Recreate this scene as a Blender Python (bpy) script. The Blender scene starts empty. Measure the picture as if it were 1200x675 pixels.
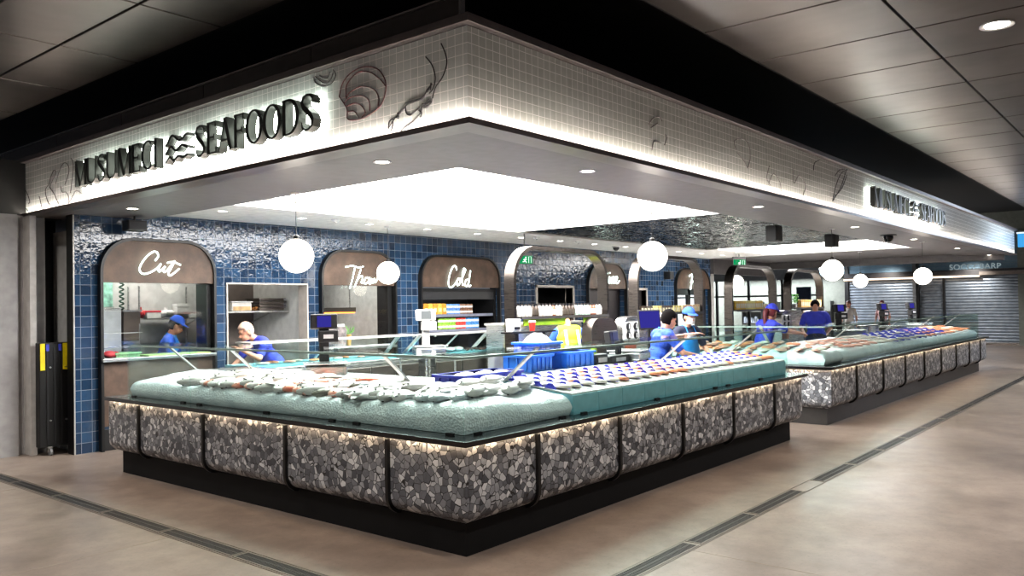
import bpy, bmesh, math, random
from mathutils import Vector, Matrix, noise, Euler
random.seed(11)
S = bpy.context.scene
COL = S.collection
PI = math.pi

# ------------------------------------------------------------------ materials
def lin(c):
    return tuple(((v/255)/12.92 if v/255 <= .04045 else ((v/255+.055)/1.055)**2.4) for v in c)
class NT:
    def __init__(s, name):
        s.m = bpy.data.materials.new(name); s.m.use_nodes = True
        s.t = s.m.node_tree; s.t.nodes.clear()
        s.out = s.n('ShaderNodeOutputMaterial')
    def n(s, t, **k):
        x = s.t.nodes.new(t)
        for a, b in k.items(): setattr(x, a, b)
        return x
    def l(s, a, b): s.t.links.new(a, b)
    def bsdf(s, col=None, rough=.5, metal=0, **k):
        b = s.n('ShaderNodeBsdfPrincipled')
        if col is not None: b.inputs['Base Color'].default_value = (*col, 1)
        b.inputs['Roughness'].default_value = rough; b.inputs['Metallic'].default_value = metal
        for a, v in k.items(): b.inputs[a.replace('_', ' ')].default_value = v
        s.l(b.outputs[0], s.out.inputs[0]); s.b = b
        return b
    def coord(s): return s.n('ShaderNodeTexCoord').outputs['Object']
    def noise(s, scale, detail=3, vec=None, rough=.5):
        x = s.n('ShaderNodeTexNoise'); x.inputs['Scale'].default_value = scale
        x.inputs['Detail'].default_value = detail; x.inputs['Roughness'].default_value = rough
        s.l(vec if vec is not None else s.coord(), x.inputs['Vector']); return x
    def ramp(s, fac, stops):
        r = s.n('ShaderNodeValToRGB')
        e = r.color_ramp.elements
        while len(e) < len(stops): e.new(.5)
        for i, (p, c) in enumerate(stops): e[i].position = p; e[i].color = (*c, 1)
        s.l(fac, r.inputs[0]); return r
    def bump(s, h, strength=.2, dist=.01):
        b = s.n('ShaderNodeBump'); b.inputs['Strength'].default_value = strength; b.inputs['Distance'].default_value = dist
        s.l(h, b.inputs['Height']); s.l(b.outputs[0], s.b.inputs['Normal']); return b
    def swap(s, vec, order, scale=1):     # re-order the axes of a vector: 'xz' -> (x, z, 0)
        a = s.n('ShaderNodeSeparateXYZ'); c = s.n('ShaderNodeCombineXYZ'); s.l(vec, a.inputs[0])
        for i, ch in enumerate(order): s.l(a.outputs['xyz'.index(ch)], c.inputs[i])
        return c.outputs[0]
_M = {}
def mat(name, rgb, rough=.5, metal=0, var=.12, vscale=9, bump=0, emit=0, **k):
    if name in _M: return _M[name]
    t = NT(name); c = lin(rgb); t.bsdf(c, rough, metal, **k)
    nz = t.noise(vscale)
    r = t.ramp(nz.outputs['Fac'], [(.3, tuple(max(0, v*(1-var)) for v in c)), (.7, tuple(min(1, v*(1+var)) for v in c))])
    t.l(r.outputs[0], t.b.inputs['Base Color'])
    if bump: t.bump(nz.outputs['Fac'], bump)
    if emit:
        t.b.inputs['Emission Color'].default_value = (*c, 1); t.b.inputs['Emission Strength'].default_value = emit
    _M[name] = t.m
    return t.m
def emit(name, rgb, strength):
    if name in _M: return _M[name]
    t = NT(name); e = t.n('ShaderNodeEmission'); e.inputs[0].default_value = (*lin(rgb), 1); e.inputs[1].default_value = strength
    t.l(e.outputs[0], t.out.inputs[0]); _M[name] = t.m; return t.m
def glassmat(name, tint, refl=1.0):
    t = NT(name)
    tr = t.n('ShaderNodeBsdfTransparent'); tr.inputs[0].default_value = (*tint, 1)
    gl = t.n('ShaderNodeBsdfGlossy'); gl.inputs['Roughness'].default_value = .02
    fr = t.n('ShaderNodeLayerWeight'); fr.inputs['Blend'].default_value = .5
    pw = t.n('ShaderNodeMath', operation='POWER'); pw.inputs[1].default_value = 4; t.l(fr.outputs['Facing'], pw.inputs[0])
    mu = t.n('ShaderNodeMath', operation='MULTIPLY_ADD'); mu.inputs[1].default_value = .45*refl; mu.inputs[2].default_value = .03*refl
    mx = t.n('ShaderNodeMixShader')
    t.l(pw.outputs[0], mu.inputs[0]); t.l(mu.outputs[0], mx.inputs[0]); t.l(tr.outputs[0], mx.inputs[1]); t.l(gl.outputs[0], mx.inputs[2])
    t.l(mx.outputs[0], t.out.inputs[0]); _M[name] = t.m
    return t.m
def tilemat(name, axes, size, cols, grout, mortar, rough, bump, wavy, offs=(0, 0)):
    t = NT(name); t.bsdf((.5, .5, .5), rough)
    v = t.swap(t.coord(), axes)
    mp = t.n('ShaderNodeMapping'); mp.inputs['Location'].default_value = (offs[0], offs[1], 0); t.l(v, mp.inputs[0])
    br = t.n('ShaderNodeTexBrick', offset=0, squash=1)
    br.inputs['Scale'].default_value = 1; br.inputs['Mortar Size'].default_value = mortar; br.inputs['Mortar Smooth'].default_value = .1
    br.inputs['Brick Width'].default_value = size; br.inputs['Row Height'].default_value = size; br.inputs['Bias'].default_value = 0
    br.inputs['Color1'].default_value = (0, 0, 0, 1); br.inputs['Color2'].default_value = (1, 1, 1, 1); br.inputs['Mortar'].default_value = (.5, .5, .5, 1)
    t.l(mp.outputs[0], br.inputs['Vector'])
    rp = t.ramp(br.outputs['Color'], [(i/(len(cols)-1), lin(c)) for i, c in enumerate(cols)])
    nz = t.noise(14, 4); mx = t.n('ShaderNodeMixRGB', blend_type='OVERLAY'); mx.inputs[0].default_value = .2
    t.l(rp.outputs[0], mx.inputs[1]); t.l(nz.outputs['Fac'], mx.inputs[2])
    m2 = t.n('ShaderNodeMixRGB'); t.l(br.outputs['Fac'], m2.inputs[0]); t.l(mx.outputs[0], m2.inputs[1]); m2.inputs[2].default_value = (*lin(grout), 1)
    t.l(m2.outputs[0], t.b.inputs['Base Color'])
    # height: grout groove + hand-made waviness, each tile tilted a little
    sub = t.n('ShaderNodeMath', operation='MULTIPLY_ADD'); sub.inputs[1].default_value = -1.0; 
    n2 = t.noise(wavy, 2); n2.noise_dimensions = '4D'; wv = t.n('ShaderNodeMath', operation='MULTIPLY'); wv.inputs[1].default_value = 40; t.l(br.outputs['Color'], wv.inputs[0]); t.l(wv.outputs[0], n2.inputs['W']); k = t.n('ShaderNodeMath', operation='MULTIPLY'); k.inputs[1].default_value = bump
    t.l(n2.outputs['Fac'], k.inputs[0]); t.l(br.outputs['Fac'], sub.inputs[0]); t.l(k.outputs[0], sub.inputs[2])
    t.bump(sub.outputs[0], .6, .006)
    rr = t.n('ShaderNodeMath', operation='MULTIPLY_ADD'); rr.inputs[1].default_value = .6; rr.inputs[2].default_value = rough
    t.l(br.outputs['Fac'], rr.inputs[0]); t.l(rr.outputs[0], t.b.inputs['Roughness'])
    _M[name] = t.m
    return t.m

def m_floor():
    t = NT('polished_concrete'); t.bsdf((.3, .3, .3), .38)
    c = t.coord(); a = t.noise(.55, 6, c, .62); b = t.noise(3.2, 8, c, .7)
    d = t.n('ShaderNodeMath', operation='MULTIPLY_ADD'); d.inputs[1].default_value = .55; t.l(b.outputs['Fac'], d.inputs[0])
    e = t.n('ShaderNodeMath', operation='MULTIPLY'); e.inputs[1].default_value = .5; t.l(a.outputs['Fac'], e.inputs[0]); t.l(e.outputs[0], d.inputs[2])
    r = t.ramp(d.outputs[0], [(.30, lin((84, 74, 67))), (.5, lin((120, 107, 98))), (.68, lin((146, 132, 121)))])
    sp = t.noise(38, 3, c); r2 = t.ramp(sp.outputs['Fac'], [(.30, (.6, .6, .6)), (.42, (1, 1, 1))])
    mx = t.n('ShaderNodeMixRGB', blend_type='MULTIPLY'); mx.inputs[0].default_value = .5
    t.l(r.outputs[0], mx.inputs[1]); t.l(r2.outputs[0], mx.inputs[2]); t.l(mx.outputs[0], t.b.inputs['Base Color'])
    rr = t.ramp(a.outputs['Fac'], [(.35, (.28,)*3), (.7, (.5,)*3)]); t.l(rr.outputs[0], t.b.inputs['Roughness'])
    t.bump(b.outputs['Fac'], .06, .01)
    return t.m
def m_stone():
    t = NT('crazy_paved_stone'); t.bsdf((.3, .3, .3), .42)
    c = t.coord()
    dn = t.noise(9, 2, c); ad = t.n('ShaderNodeMixRGB', blend_type='LINEAR_LIGHT'); ad.inputs[0].default_value = .012
    t.l(c, ad.inputs[1]); t.l(dn.outputs['Color'], ad.inputs[2])
    v1 = t.n('ShaderNodeTexVoronoi', feature='F1'); v2 = t.n('ShaderNodeTexVoronoi', feature='DISTANCE_TO_EDGE')
    for v in (v1, v2): v.inputs['Scale'].default_value = 20; v.inputs['Randomness'].default_value = 1; t.l(ad.outputs[0], v.inputs['Vector'])
    sx = t.n('ShaderNodeSeparateColor'); t.l(v1.outputs['Color'], sx.inputs[0])
    r = t.ramp(sx.outputs[0], [(0, lin((62, 65, 72))), (.35, lin((112, 114, 120))), (.7, lin((168, 170, 174))), (1, lin((222, 223, 224)))])
    nz = t.noise(60, 3, c); ov = t.n('ShaderNodeMixRGB', blend_type='OVERLAY'); ov.inputs[0].default_value = .35
    t.l(r.outputs[0], ov.inputs[1]); t.l(nz.outputs['Fac'], ov.inputs[2])
    ed = t.ramp(v2.outputs['Distance'], [(.035, (0, 0, 0)), (.05, (1, 1, 1))])
    mx = t.n('ShaderNodeMixRGB'); t.l(ed.outputs[0], mx.inputs[0]); mx.inputs[1].default_value = (*lin((26, 25, 26)), 1); t.l(ov.outputs[0], mx.inputs[2])
    t.l(mx.outputs[0], t.b.inputs['Base Color']); t.bump(ed.outputs[0], .5, .006)
    return t.m
def m_rust():
    t = NT('rusted_bronze_panel'); t.bsdf((.2, .1, .06), .55, .2)
    a = t.noise(4, 6, None, .65); r = t.ramp(a.outputs['Fac'], [(.3, lin((60, 47, 39))), (.5, lin((80, 62, 51))), (.7, lin((98, 78, 64)))])
    t.l(r.outputs[0], t.b.inputs['Base Color']); return t.m
def m_mosaic():
    t = NT('black_glossy_tile'); t.bsdf(lin((16, 16, 18)), .03, 0, Specular_IOR_Level=.2)
    v = t.n('ShaderNodeTexBrick', offset=.5); v.inputs['Scale'].default_value = 1; v.inputs['Brick Width'].default_value = .3; v.inputs['Row Height'].default_value = .1
    v.inputs['Mortar Size'].default_value = .006; v.inputs['Color1'].default_value = (*lin((14, 14, 16)), 1); v.inputs['Color2'].default_value = (*lin((36, 32, 30)), 1); v.inputs['Mortar'].default_value = (*lin((8, 8, 8)), 1)
    t.l(t.swap(t.coord(), 'yx'), v.inputs['Vector']); t.l(v.outputs['Color'], t.b.inputs['Base Color'])
    n = t.noise(7, 3); k = t.n('ShaderNodeMath', operation='MULTIPLY_ADD'); k.inputs[1].default_value = -.5; t.l(v.outputs['Fac'], k.inputs[0]); t.l(n.outputs['Fac'], k.inputs[2])
    t.bump(k.outputs[0], .5, .10); return t.m
def m_brushed(name, rgb, rough=.28):
    t = NT(name); c = lin(rgb); t.bsdf(c, rough, 1)
    mp = t.n('ShaderNodeMapping'); mp.inputs['Scale'].default_value = (2, 2, 90); t.l(t.coord(), mp.inputs[0])
    n = t.noise(3, 4, mp.outputs[0]); r = t.ramp(n.outputs['Fac'], [(.3, (rough*.8,)*3), (.7, (rough*1.3,)*3)]); t.l(r.outputs[0], t.b.inputs['Roughness'])
    r2 = t.ramp(n.outputs['Fac'], [(.3, tuple(v*.88 for v in c)), (.7, c)]); t.l(r2.outputs[0], t.b.inputs['Base Color'])
    _M[name] = t.m; return t.m
def m_ceilpanel():
    t = NT('dark_metal_ceiling'); t.bsdf(lin((52, 48, 46)), .36, .75)
    n = t.noise(.9, 3); r = t.ramp(n.outputs['Fac'], [(.3, lin((74, 68, 66))), (.7, lin((100, 93, 89)))]); t.l(r.outputs[0], t.b.inputs['Base Color'])
    n2 = t.noise(1.6, 2); t.bump(n2.outputs['Fac'], .25, .03); return t.m
def m_shutter():
    t = NT('galvanised_shutter'); t.bsdf(lin((150, 156, 164)), .38, .6)
    n = t.noise(5); r = t.ramp(n.outputs['Fac'], [(.3, lin((112, 122, 134))), (.7, lin((136, 145, 156)))]); t.l(r.outputs[0], t.b.inputs['Base Color']); return t.m
def m_ice():
    t = NT('crushed_ice'); t.bsdf(lin((236, 242, 246)), .35, 0, Subsurface_Weight=.0)
    v = t.n('ShaderNodeTexVoronoi'); v.inputs['Scale'].default_value = 55; t.l(t.coord(), v.inputs['Vector'])
    t.bump(v.outputs['Distance'], .5, .012)
    n = t.noise(6, 3); r = t.ramp(n.outputs['Fac'], [(.3, lin((214, 224, 230))), (.65, lin((244, 248, 250)))]); t.l(r.outputs[0], t.b.inputs['Base Color']); return t.m
def m_fish(name, back, side, belly, rough=.28, axis=2):
    t = NT(name); t.bsdf((.5, .5, .5), rough, .15)
    sp = t.n('ShaderNodeSeparateXYZ'); t.l(t.coord(), sp.inputs[0])
    nz = t.noise(30, 3); k = t.n('ShaderNodeMath', operation='MULTIPLY_ADD'); k.inputs[1].default_value = .03; t.l(nz.outputs['Fac'], k.inputs[0]); t.l(sp.outputs[axis], k.inputs[2])
    mr = t.n('ShaderNodeMapRange'); mr.inputs['From Min'].default_value = -.05; mr.inputs['From Max'].default_value = .075; t.l(k.outputs[0], mr.inputs[0])
    r = t.ramp(mr.outputs[0], [(.1, lin(belly)), (.5, lin(side)), (.9, lin(back))]); t.l(r.outputs[0], t.b.inputs['Base Color'])
    v = t.n('ShaderNodeTexVoronoi'); v.inputs['Scale'].default_value = 110; t.l(t.coord(), v.inputs['Vector']); t.bump(v.outputs['Distance'], .4, .005)
    _M[name] = t.m; return t.m

FLOOR = m_floor(); STONE = m_stone(); RUST = m_rust(); MOSAIC = m_mosaic(); CEIL = m_ceilpanel(); SHUT = m_shutter(); ICE = m_ice()
STEEL = m_brushed('brushed_steel', (196, 196, 194)); DSTEEL = m_brushed('dark_brushed_steel', (120, 112, 106), .32); HOOP = m_brushed('gunmetal', (86, 80, 76), .3)
BLUETILE = tilemat('blue_glazed_tile', 'xz', .1285, [(26, 40, 60), (32, 55, 82), (42, 70, 100), (36, 50, 70)], (120, 130, 142), .0028, .07, 1.5, 16)
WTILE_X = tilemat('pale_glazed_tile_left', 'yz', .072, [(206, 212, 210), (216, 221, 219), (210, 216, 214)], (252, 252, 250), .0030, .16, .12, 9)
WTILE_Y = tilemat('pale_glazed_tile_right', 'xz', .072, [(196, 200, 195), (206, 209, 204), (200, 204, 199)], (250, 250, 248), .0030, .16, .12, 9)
GLASS = glassmat('green_tinted_glass', (.90, .972, .957)); CLEAR = glassmat('clear_glass', (.97, .98, .98), .8); SHELFGLASS = glassmat('glass_shelf_green', (.90, .97, .955))
BLACK = mat('black_metal', (12, 12, 13), .42, .1); BLACKP = mat('black_plastic', (22, 22, 24), .45); CHAR = mat('charcoal_soffit', (104, 100, 100), .5)
WHITE = mat('white_paint', (228, 226, 222), .55); ALU = mat('pale_aluminium', (205, 203, 198), .32, .6); WPL = mat('white_plastic', (232, 232, 232), .4)
SKIN = mat('skin', (206, 150, 124), .5, var=.06); DSKIN = mat('tan_skin', (150, 104, 82), .5, var=.06); HAIR = mat('dark_hair', (14, 11, 11), .9, Specular_IOR_Level=.1)
BLUEC = mat('blue_cloth', (38, 84, 190), .8, bump=.2); BLUEP = mat('violet_blue_cloth', (58, 70, 205), .8, bump=.2); NAVY = mat('navy_cloth', (30, 36, 60), .8)
TEAL = mat('bright_blue_apron', (20, 128, 205), .6); HIVIS = mat('hi_vis_yellow', (190, 214, 40), .8); GREY = mat('grey_cloth', (120, 120, 124), .8)
PINK = mat('pale_pink_cloth', (220, 176, 176), .8); CREAM = mat('cream_cloth', (222, 214, 206), .8); DKRED = mat('dark_red_hair', (96, 34, 40), .5)
CRATE = mat('blue_crate_plastic', (44, 124, 236), .4); NETB = mat('deep_blue_plastic', (30, 44, 190), .35); GARN = mat('blue_garnish_plastic', (44, 50, 200), .4)
ORANGE = mat('salmon_flesh', (244, 146, 104), .35, var=.2, vscale=30); WFLESH = mat('white_fish_flesh', (240, 224, 212), .35, var=.08, vscale=30); PFLESH = mat('pink_fish_flesh', (238, 170, 152), .35, var=.2, vscale=24)
LBOX = emit('luminous_ceiling', (255, 252, 248), 21); DLIGHT = emit('downlight_glow', (255, 246, 232), 16); GLOBE = emit('opal_globe_glow', (255, 246, 232), 7)
LED = emit('warm_led', (255, 222, 184), 25); LEDW = emit('white_led', (255, 240, 226), 62); HALO = emit('halo_led', (246, 255, 240), 26); NEON = emit('white_neon', (226, 255, 246), 9)
FILM = mat('opal_diffuser', (240, 238, 234), .5)

# ------------------------------------------------------------------ mesh building
class MB:
    def __init__(s): s.v = []; s.f = []
    def add(s, vs, fs):
        o = len(s.v); s.v += [Vector(v) for v in vs]; s.f += [tuple(i+o for i in f) for f in fs]; return s
    def box(s, x0, y0, z0, x1, y1, z1, M=None):
        x0, x1 = min(x0, x1), max(x0, x1); y0, y1 = min(y0, y1), max(y0, y1); z0, z1 = min(z0, z1), max(z0, z1)
        v = [Vector((x, y, z)) for z in (z0, z1) for y in (y0, y1) for x in (x0, x1)]
        if M is not None: v = [M @ p for p in v]
        return s.add(v, [(0, 2, 3, 1), (4, 5, 7, 6), (0, 1, 5, 4), (2, 6, 7, 3), (0, 4, 6, 2), (1, 3, 7, 5)])
    def bar(s, a, b, w, h, up=(0, 0, 1)):     # rectangular bar from a to b
        a, b = Vector(a), Vector(b); d = (b-a).normalized(); u = Vector(up)
        r = d.cross(u).normalized(); u = r.cross(d)
        v = [p + r*(sx*w/2) + u*(sy*h/2) for p in (a, b) for sx, sy in ((-1, -1), (1, -1), (1, 1), (-1, 1))]
        return s.add(v, [(3, 2, 1, 0), (4, 5, 6, 7), (0, 1, 5, 4), (1, 2, 6, 5), (2, 3, 7, 6), (3, 0, 4, 7)])
    def tube(s, pts, r, n=8, closed=False, flat=None):
        pts = [Vector(p) for p in pts]; N = len(pts); rs = r if isinstance(r, (list, tuple)) else [r]*N
        rings = []; prev = None
        for i, p in enumerate(pts):
            if closed: t = pts[(i+1) % N]-pts[i-1]
            else: t = pts[min(i+1, N-1)]-pts[max(i-1, 0)]
            t = t.normalized() if t.length > 1e-9 else Vector((0, 0, 1))
            if prev is None:
                u = t.orthogonal().normalized()
            else:
                u = prev - t*prev.dot(t); u = u.normalized() if u.length > 1e-6 else t.orthogonal().normalized()
            prev = u; w = t.cross(u)
            rings.append([p + (u*math.cos(2*PI*k/n)+w*math.sin(2*PI*k/n))*rs[i] for k in range(n)])
        vs = [v for R in rings for v in R]; fs = []
        for i in range(N if closed else N-1):
            j = (i+1) % N
            for k in range(n): fs.append((i*n+k, i*n+(k+1) % n, j*n+(k+1) % n, j*n+k))
        if not closed: fs += [tuple(range(n-1, -1, -1)), tuple((N-1)*n+k for k in range(n))]
        return s.add(vs, fs)
    def rtube(s, pts, w, h, up):              # rectangular section swept along pts, 'up' kept as the h axis
        pts = [Vector(p) for p in pts]; up = Vector(up); N = len(pts); vs = []
        for i, p in enumerate(pts):
            t = (pts[min(i+1, N-1)]-pts[max(i-1, 0)]).normalized(); r = t.cross(up).normalized()
            vs += [p+r*(a*w/2)+up*(b*h/2) for a, b in ((-1, -1), (1, -1), (1, 1), (-1, 1))]
        fs = [(3, 2, 1, 0), tuple(4*(N-1)+k for k in range(4))]
        for i in range(N-1):
            for k in range(4): fs.append((4*i+k, 4*i+(k+1) % 4, 4*i+4+(k+1) % 4, 4*i+4+k))
        return s.add(vs, fs)
    def lathe(s, prof, n=24, c=(0, 0, 0), M=None):
        c = Vector(c); vs = []; fs = []
        for r, z in prof: vs += [Vector((r*math.cos(2*PI*k/n), r*math.sin(2*PI*k/n), z)) for k in range(n)]
        m = len(prof)
        for i in range(m-1):
            for k in range(n): fs.append((i*n+k, i*n+(k+1) % n, (i+1)*n+(k+1) % n, (i+1)*n+k))
        fs += [tuple(range(n-1, -1, -1)), tuple((m-1)*n+k for k in range(n))]
        if M is not None: vs = [M @ v for v in vs]
        return s.add([v+c for v in vs], fs)
    def cyl(s, a, b, r, n=16): return s.tube([a, b], r, n)
    def ell(s, c, r, n=16, m=10, M=None):
        c = Vector(c); vs = [Vector((0, 0, -r[2]))]; fs = []
        for i in range(1, m):
            a = -PI/2+PI*i/m
            vs += [Vector((r[0]*math.cos(a)*math.cos(2*PI*k/n), r[1]*math.cos(a)*math.sin(2*PI*k/n), r[2]*math.sin(a))) for k in range(n)]
        vs.append(Vector((0, 0, r[2]))); L = len(vs)-1
        for k in range(n): fs.append((0, 1+(k+1) % n, 1+k)); fs.append((L, 1+(m-2)*n+k, 1+(m-2)*n+(k+1) % n))
        for i in range(m-2):
            for k in range(n): fs.append((1+i*n+k, 1+i*n+(k+1) % n, 1+(i+1)*n+(k+1) % n, 1+(i+1)*n+k))
        if M is not None: vs = [M @ v for v in vs]
        return s.add([v+c for v in vs], fs)
    def cap(s, a, b, ra, rb=None, n=14):      # tapered capsule
        a, b = Vector(a), Vector(b); rb = ra if rb is None else rb
        d = (b-a); L = d.length; q = Vector((0, 0, 1)).rotation_difference(d) if L > 1e-9 else None
        prof = [(ra*math.cos(t), ra*math.sin(t)) for t in [(-PI/2*.98), -PI/3, -PI/6, 0]] + [(rb*math.cos(t), L+rb*math.sin(t)) for t in [0, PI/6, PI/3, PI/2*.98]]
        return s.lathe(prof, n, a, q.to_matrix().to_4x4() if q else None)
    def prism(s, poly, fn, d0, d1):           # polygon (a,b) extruded between depths by fn(a,b,d)->xyz
        n = len(poly); vs = [fn(a, b, d0) for a, b in poly]+[fn(a, b, d1) for a, b in poly]
        fs = [tuple(range(n)), tuple(range(2*n-1, n-1, -1))]+[(k, k+n, (k+1) % n+n, (k+1) % n) for k in range(n)]
        return s.add(vs, fs)
    def grid(s, nx, ny, fn):
        vs = [fn(i/(nx-1), j/(ny-1)) for j in range(ny) for i in range(nx)]
        return s.add(vs, [(j*nx+i, j*nx+i+1, (j+1)*nx+i+1, (j+1)*nx+i) for j in range(ny-1) for i in range(nx-1)])
    def build(s, name, m, root=None, smooth=None, bevel=0, local=False, fix=True, label=None, mesh=None):
        me = bpy.data.meshes.new(name); vs = s.v
        if root is not None and not local:
            I = (Matrix.Translation(root.location) @ root.rotation_euler.to_matrix().to_4x4()).inverted()
            p = root.parent
            if p is not None: I = I @ (Matrix.Translation(p.location) @ p.rotation_euler.to_matrix().to_4x4()).inverted()
            vs = [I @ v for v in vs]
        me.from_pydata([tuple(v) for v in vs], [], s.f); 
        if fix:
            b = bmesh.new(); b.from_mesh(me); bmesh.ops.recalc_face_normals(b, faces=b.faces); b.to_mesh(me); b.free()
        if smooth:
            for p in me.polygons: p.use_smooth = True
            me.set_sharp_from_angle(angle=math.radians(smooth))
        me.materials.append(m)
        o = bpy.data.objects.new(name, me); COL.objects.link(o)
        if root is not None: o.parent = root
        if bevel:
            bv = o.modifiers.new('bevel', 'BEVEL'); bv.width = bevel; bv.segments = 2; bv.limit_method = 'ANGLE'; bv.angle_limit = math.radians(40)
        if label: o['label'] = label
        return o
def tag(o, label=None, cat=None, group=None, kind=None):
    if label: o['label'] = label
    if cat: o['category'] = cat
    if group: o['group'] = group
    if kind: o['kind'] = kind
    return o
def thing(name, label, cat, loc=(0, 0, 0), rz=0, group=None):
    o = bpy.data.objects.new(name, None); COL.objects.link(o); o.empty_display_size = .1
    o.location = loc; o.rotation_euler = (0, 0, rz)
    return tag(o, label, cat, group)
def struct(name, mb, m, **k):
    o = mb.build(name, m, **k); o['kind'] = 'structure'; return o
KIDS = {}
def kids(o):
    if o.name not in KIDS: KIDS[o.name] = [c for c in bpy.data.objects if c.parent == o]
    return KIDS[o.name]
def dup(o, loc, rot=(0, 0, 0), label=None, group=None, scale=None):
    c = o.copy(); COL.objects.link(c); c.location = loc; c.rotation_euler = rot
    if scale: c.scale = (scale,)*3
    if label: c['label'] = label
    if group: c['group'] = group
    for k in kids(o):
        d = k.copy(); COL.objects.link(d); d.parent = c
        for g in kids(k):
            e = g.copy(); COL.objects.link(e); e.parent = d
    return c
ORD = ['first', 'second', 'third', 'fourth', 'fifth', 'sixth', 'seventh', 'eighth', 'ninth', 'tenth', 'eleventh', 'twelfth', 'thirteenth', 'fourteenth', 'fifteenth', 'sixteenth', 'seventeenth', 'eighteenth', 'nineteenth', 'twentieth', 'twenty-first', 'twenty-second', 'twenty-third', 'twenty-fourth', 'twenty-fifth', 'twenty-sixth', 'twenty-seventh', 'twenty-eighth', 'twenty-ninth', 'thirtieth']
def cat_rom(P, k=6, closed=False):
    P = [Vector(p) for p in P]; out = []; n = len(P)
    for i in range(n if closed else n-1):
        g = (lambda j: P[j % n]) if closed else (lambda j: P[max(0, min(n-1, j))])
        a, b, c, d = g(i-1), g(i), g(i+1), g(i+2)
        for t in [q/k for q in range(k)]:
            out.append(.5*((2*b)+(c-a)*t+(2*a-5*b+4*c-d)*t*t+(3*b-a-3*c+d)*t**3))
    if not closed: out.append(P[-1])
    return out
def fnX(x): return lambda a, b, d: (x+d, a, b)      # polygon in (y,z) on plane X
def fnY(y): return lambda a, b, d: (a, y+d, b)      # polygon in (x,z) on plane Y
def arch_pts(x0, x1, z0, z1, r, n=10):
    p = [(x0, z0)]
    p += [(x0+r-r*math.cos(PI/2*k/n), z1-r+r*math.sin(PI/2*k/n)) for k in range(n+1)]
    p += [(x1-r+r*math.sin(PI/2*k/n), z1-r+r*math.cos(PI/2*k/n)) for k in range(n+1)]
    return p+[(x1, z0)]

# ------------------------------------------------------------------ camera
cd = bpy.data.cameras.new('camera'); cam = bpy.data.objects.new('camera', cd); COL.objects.link(cam)
cd.sensor_fit = 'HORIZONTAL'; cd.sensor_width = 36; cd.lens = 36*958.665/1200; cd.shift_y = (345.572-337.5)/1200; cd.clip_end = 200
_F = Vector((.77115925, .63646557, .01499944)); _R = Vector((.63664079, -.77099454, -.01599752)); _U = Vector((-.00138262, -.02188589, .99975952))
cam.matrix_world = Matrix(((_R.x, _U.x, -_F.x, -3.950), (_R.y, _U.y, -_F.y, -3.673), (_R.z, _U.z, -_F.z, 1.7), (0, 0, 0, 1)))
S.camera = cam
MALLP = 72; WORLDS = .14; EXPO = 0.0
# ------------------------------------------------------------------ setting: floor, ceilings, walls
struct('floor_stall_bounce', MB().box(1.1, 1.1, 0, 20, 6.7, .004), mat('pale_bounce_floor', (226, 224, 220), .5))  # unseen pale floor, added to bounce light up to the white ceiling
struct('floor', MB().box(-14, -14, -.1, 42, 20, 0), FLOOR)
g = MB()
for y in (4.2, 2.4, -1.78): pass
# drain grates let into the floor along both fronts
def grate(name_lab, x0, y0, x1, y1, label):
    t = thing('drain_grate', label, 'floor drain', ((x0+x1)/2, (y0+y1)/2, 0), 0, 'steel grates of the floor drain')
    f = MB(); w = .012
    f.box(x0, y0, 0, x1, y0+w, .005).box(x0, y1-w, 0, x1, y1, .005).box(x0, y0+w, 0, x0+w, y1-w, .005).box(x1-w, y0+w, 0, x1, y1-w, .005)
    f.build('frame', STEEL_D, t)
    s = MB(); s.box(x0+w, y0+w, 0, x1-w, y1-w, .0012)
    if x1-x0 > y1-y0:
        n = int((x1-x0)/.022)
        for i in range(n): a = x0+w+(x1-x0-2*w)*(i+.25)/n; s.box(a, y0+w, .001, a+.011, y1-w, .005)
        s.box(x0+w, (y0+y1)/2-.006, .001, x1-w, (y0+y1)/2+.006, .0055)
    else:
        n = int((y1-y0)/.022)
        for i in range(n): a = y0+w+(y1-y0-2*w)*(i+.25)/n; s.box(x0+w, a, .001, x1-w, a+.011, .005)
        s.box((x0+x1)/2-.006, y0+w, .001, (x0+x1)/2+.006, y1-w, .0055)
    s.build('grating', GRATE, t)
STEEL_D = mat('worn_steel_edge', (118, 110, 103), .4, .5); GRATE = mat('grate_dark_steel', (62, 60, 60), .5, .5)
k = 0
for i in range(-1, 7):
    y0 = 1.49+1.02*(i-1); grate('l', -.81, y0, -.68, y0+1.0, f'dark drain grate in the floor facing the lettered left front, {ORD[i+1]} from the picture bottom')
xs = [-.7, .35, 1.37, 2.39]+[3.9+1.03*i for i in range(26)]
for i, x in enumerate(xs):
    grate('r', x, -.985, x+(.98 if x != 2.39 else 1.0), -.855, f'dark drain grate in the floor along the long right front, {ORD[i]} from the picture bottom')
tag(MB().box(-.83, -.9, -.02, -.822, 12, .004).box(-.668, -.84, -.02, -.66, 12, .004).box(-.83, -1.0, -.02, 34, -.992, .004).box(-.66, -.848, -.02, 34, -.84, .004).build('trim_1', STEEL_D), kind='structure')
# expansion joints cut in the slab, paler lines
tag(MB().box(-14, 2.3, 0, -.84, 2.306, .0015).box(-14, 5.2, 0, -.84, 5.206, .0015).box(1.2, -14, 0, 1.206, -1.0, .0015).box(12.4, -14, 0, 12.406, -1.0, .0015).box(-14, -.42, 0, -.84, -.414, .0015).build('trim_2', mat('joint_sealant', (150, 140, 128), .7)), kind='structure')

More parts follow.
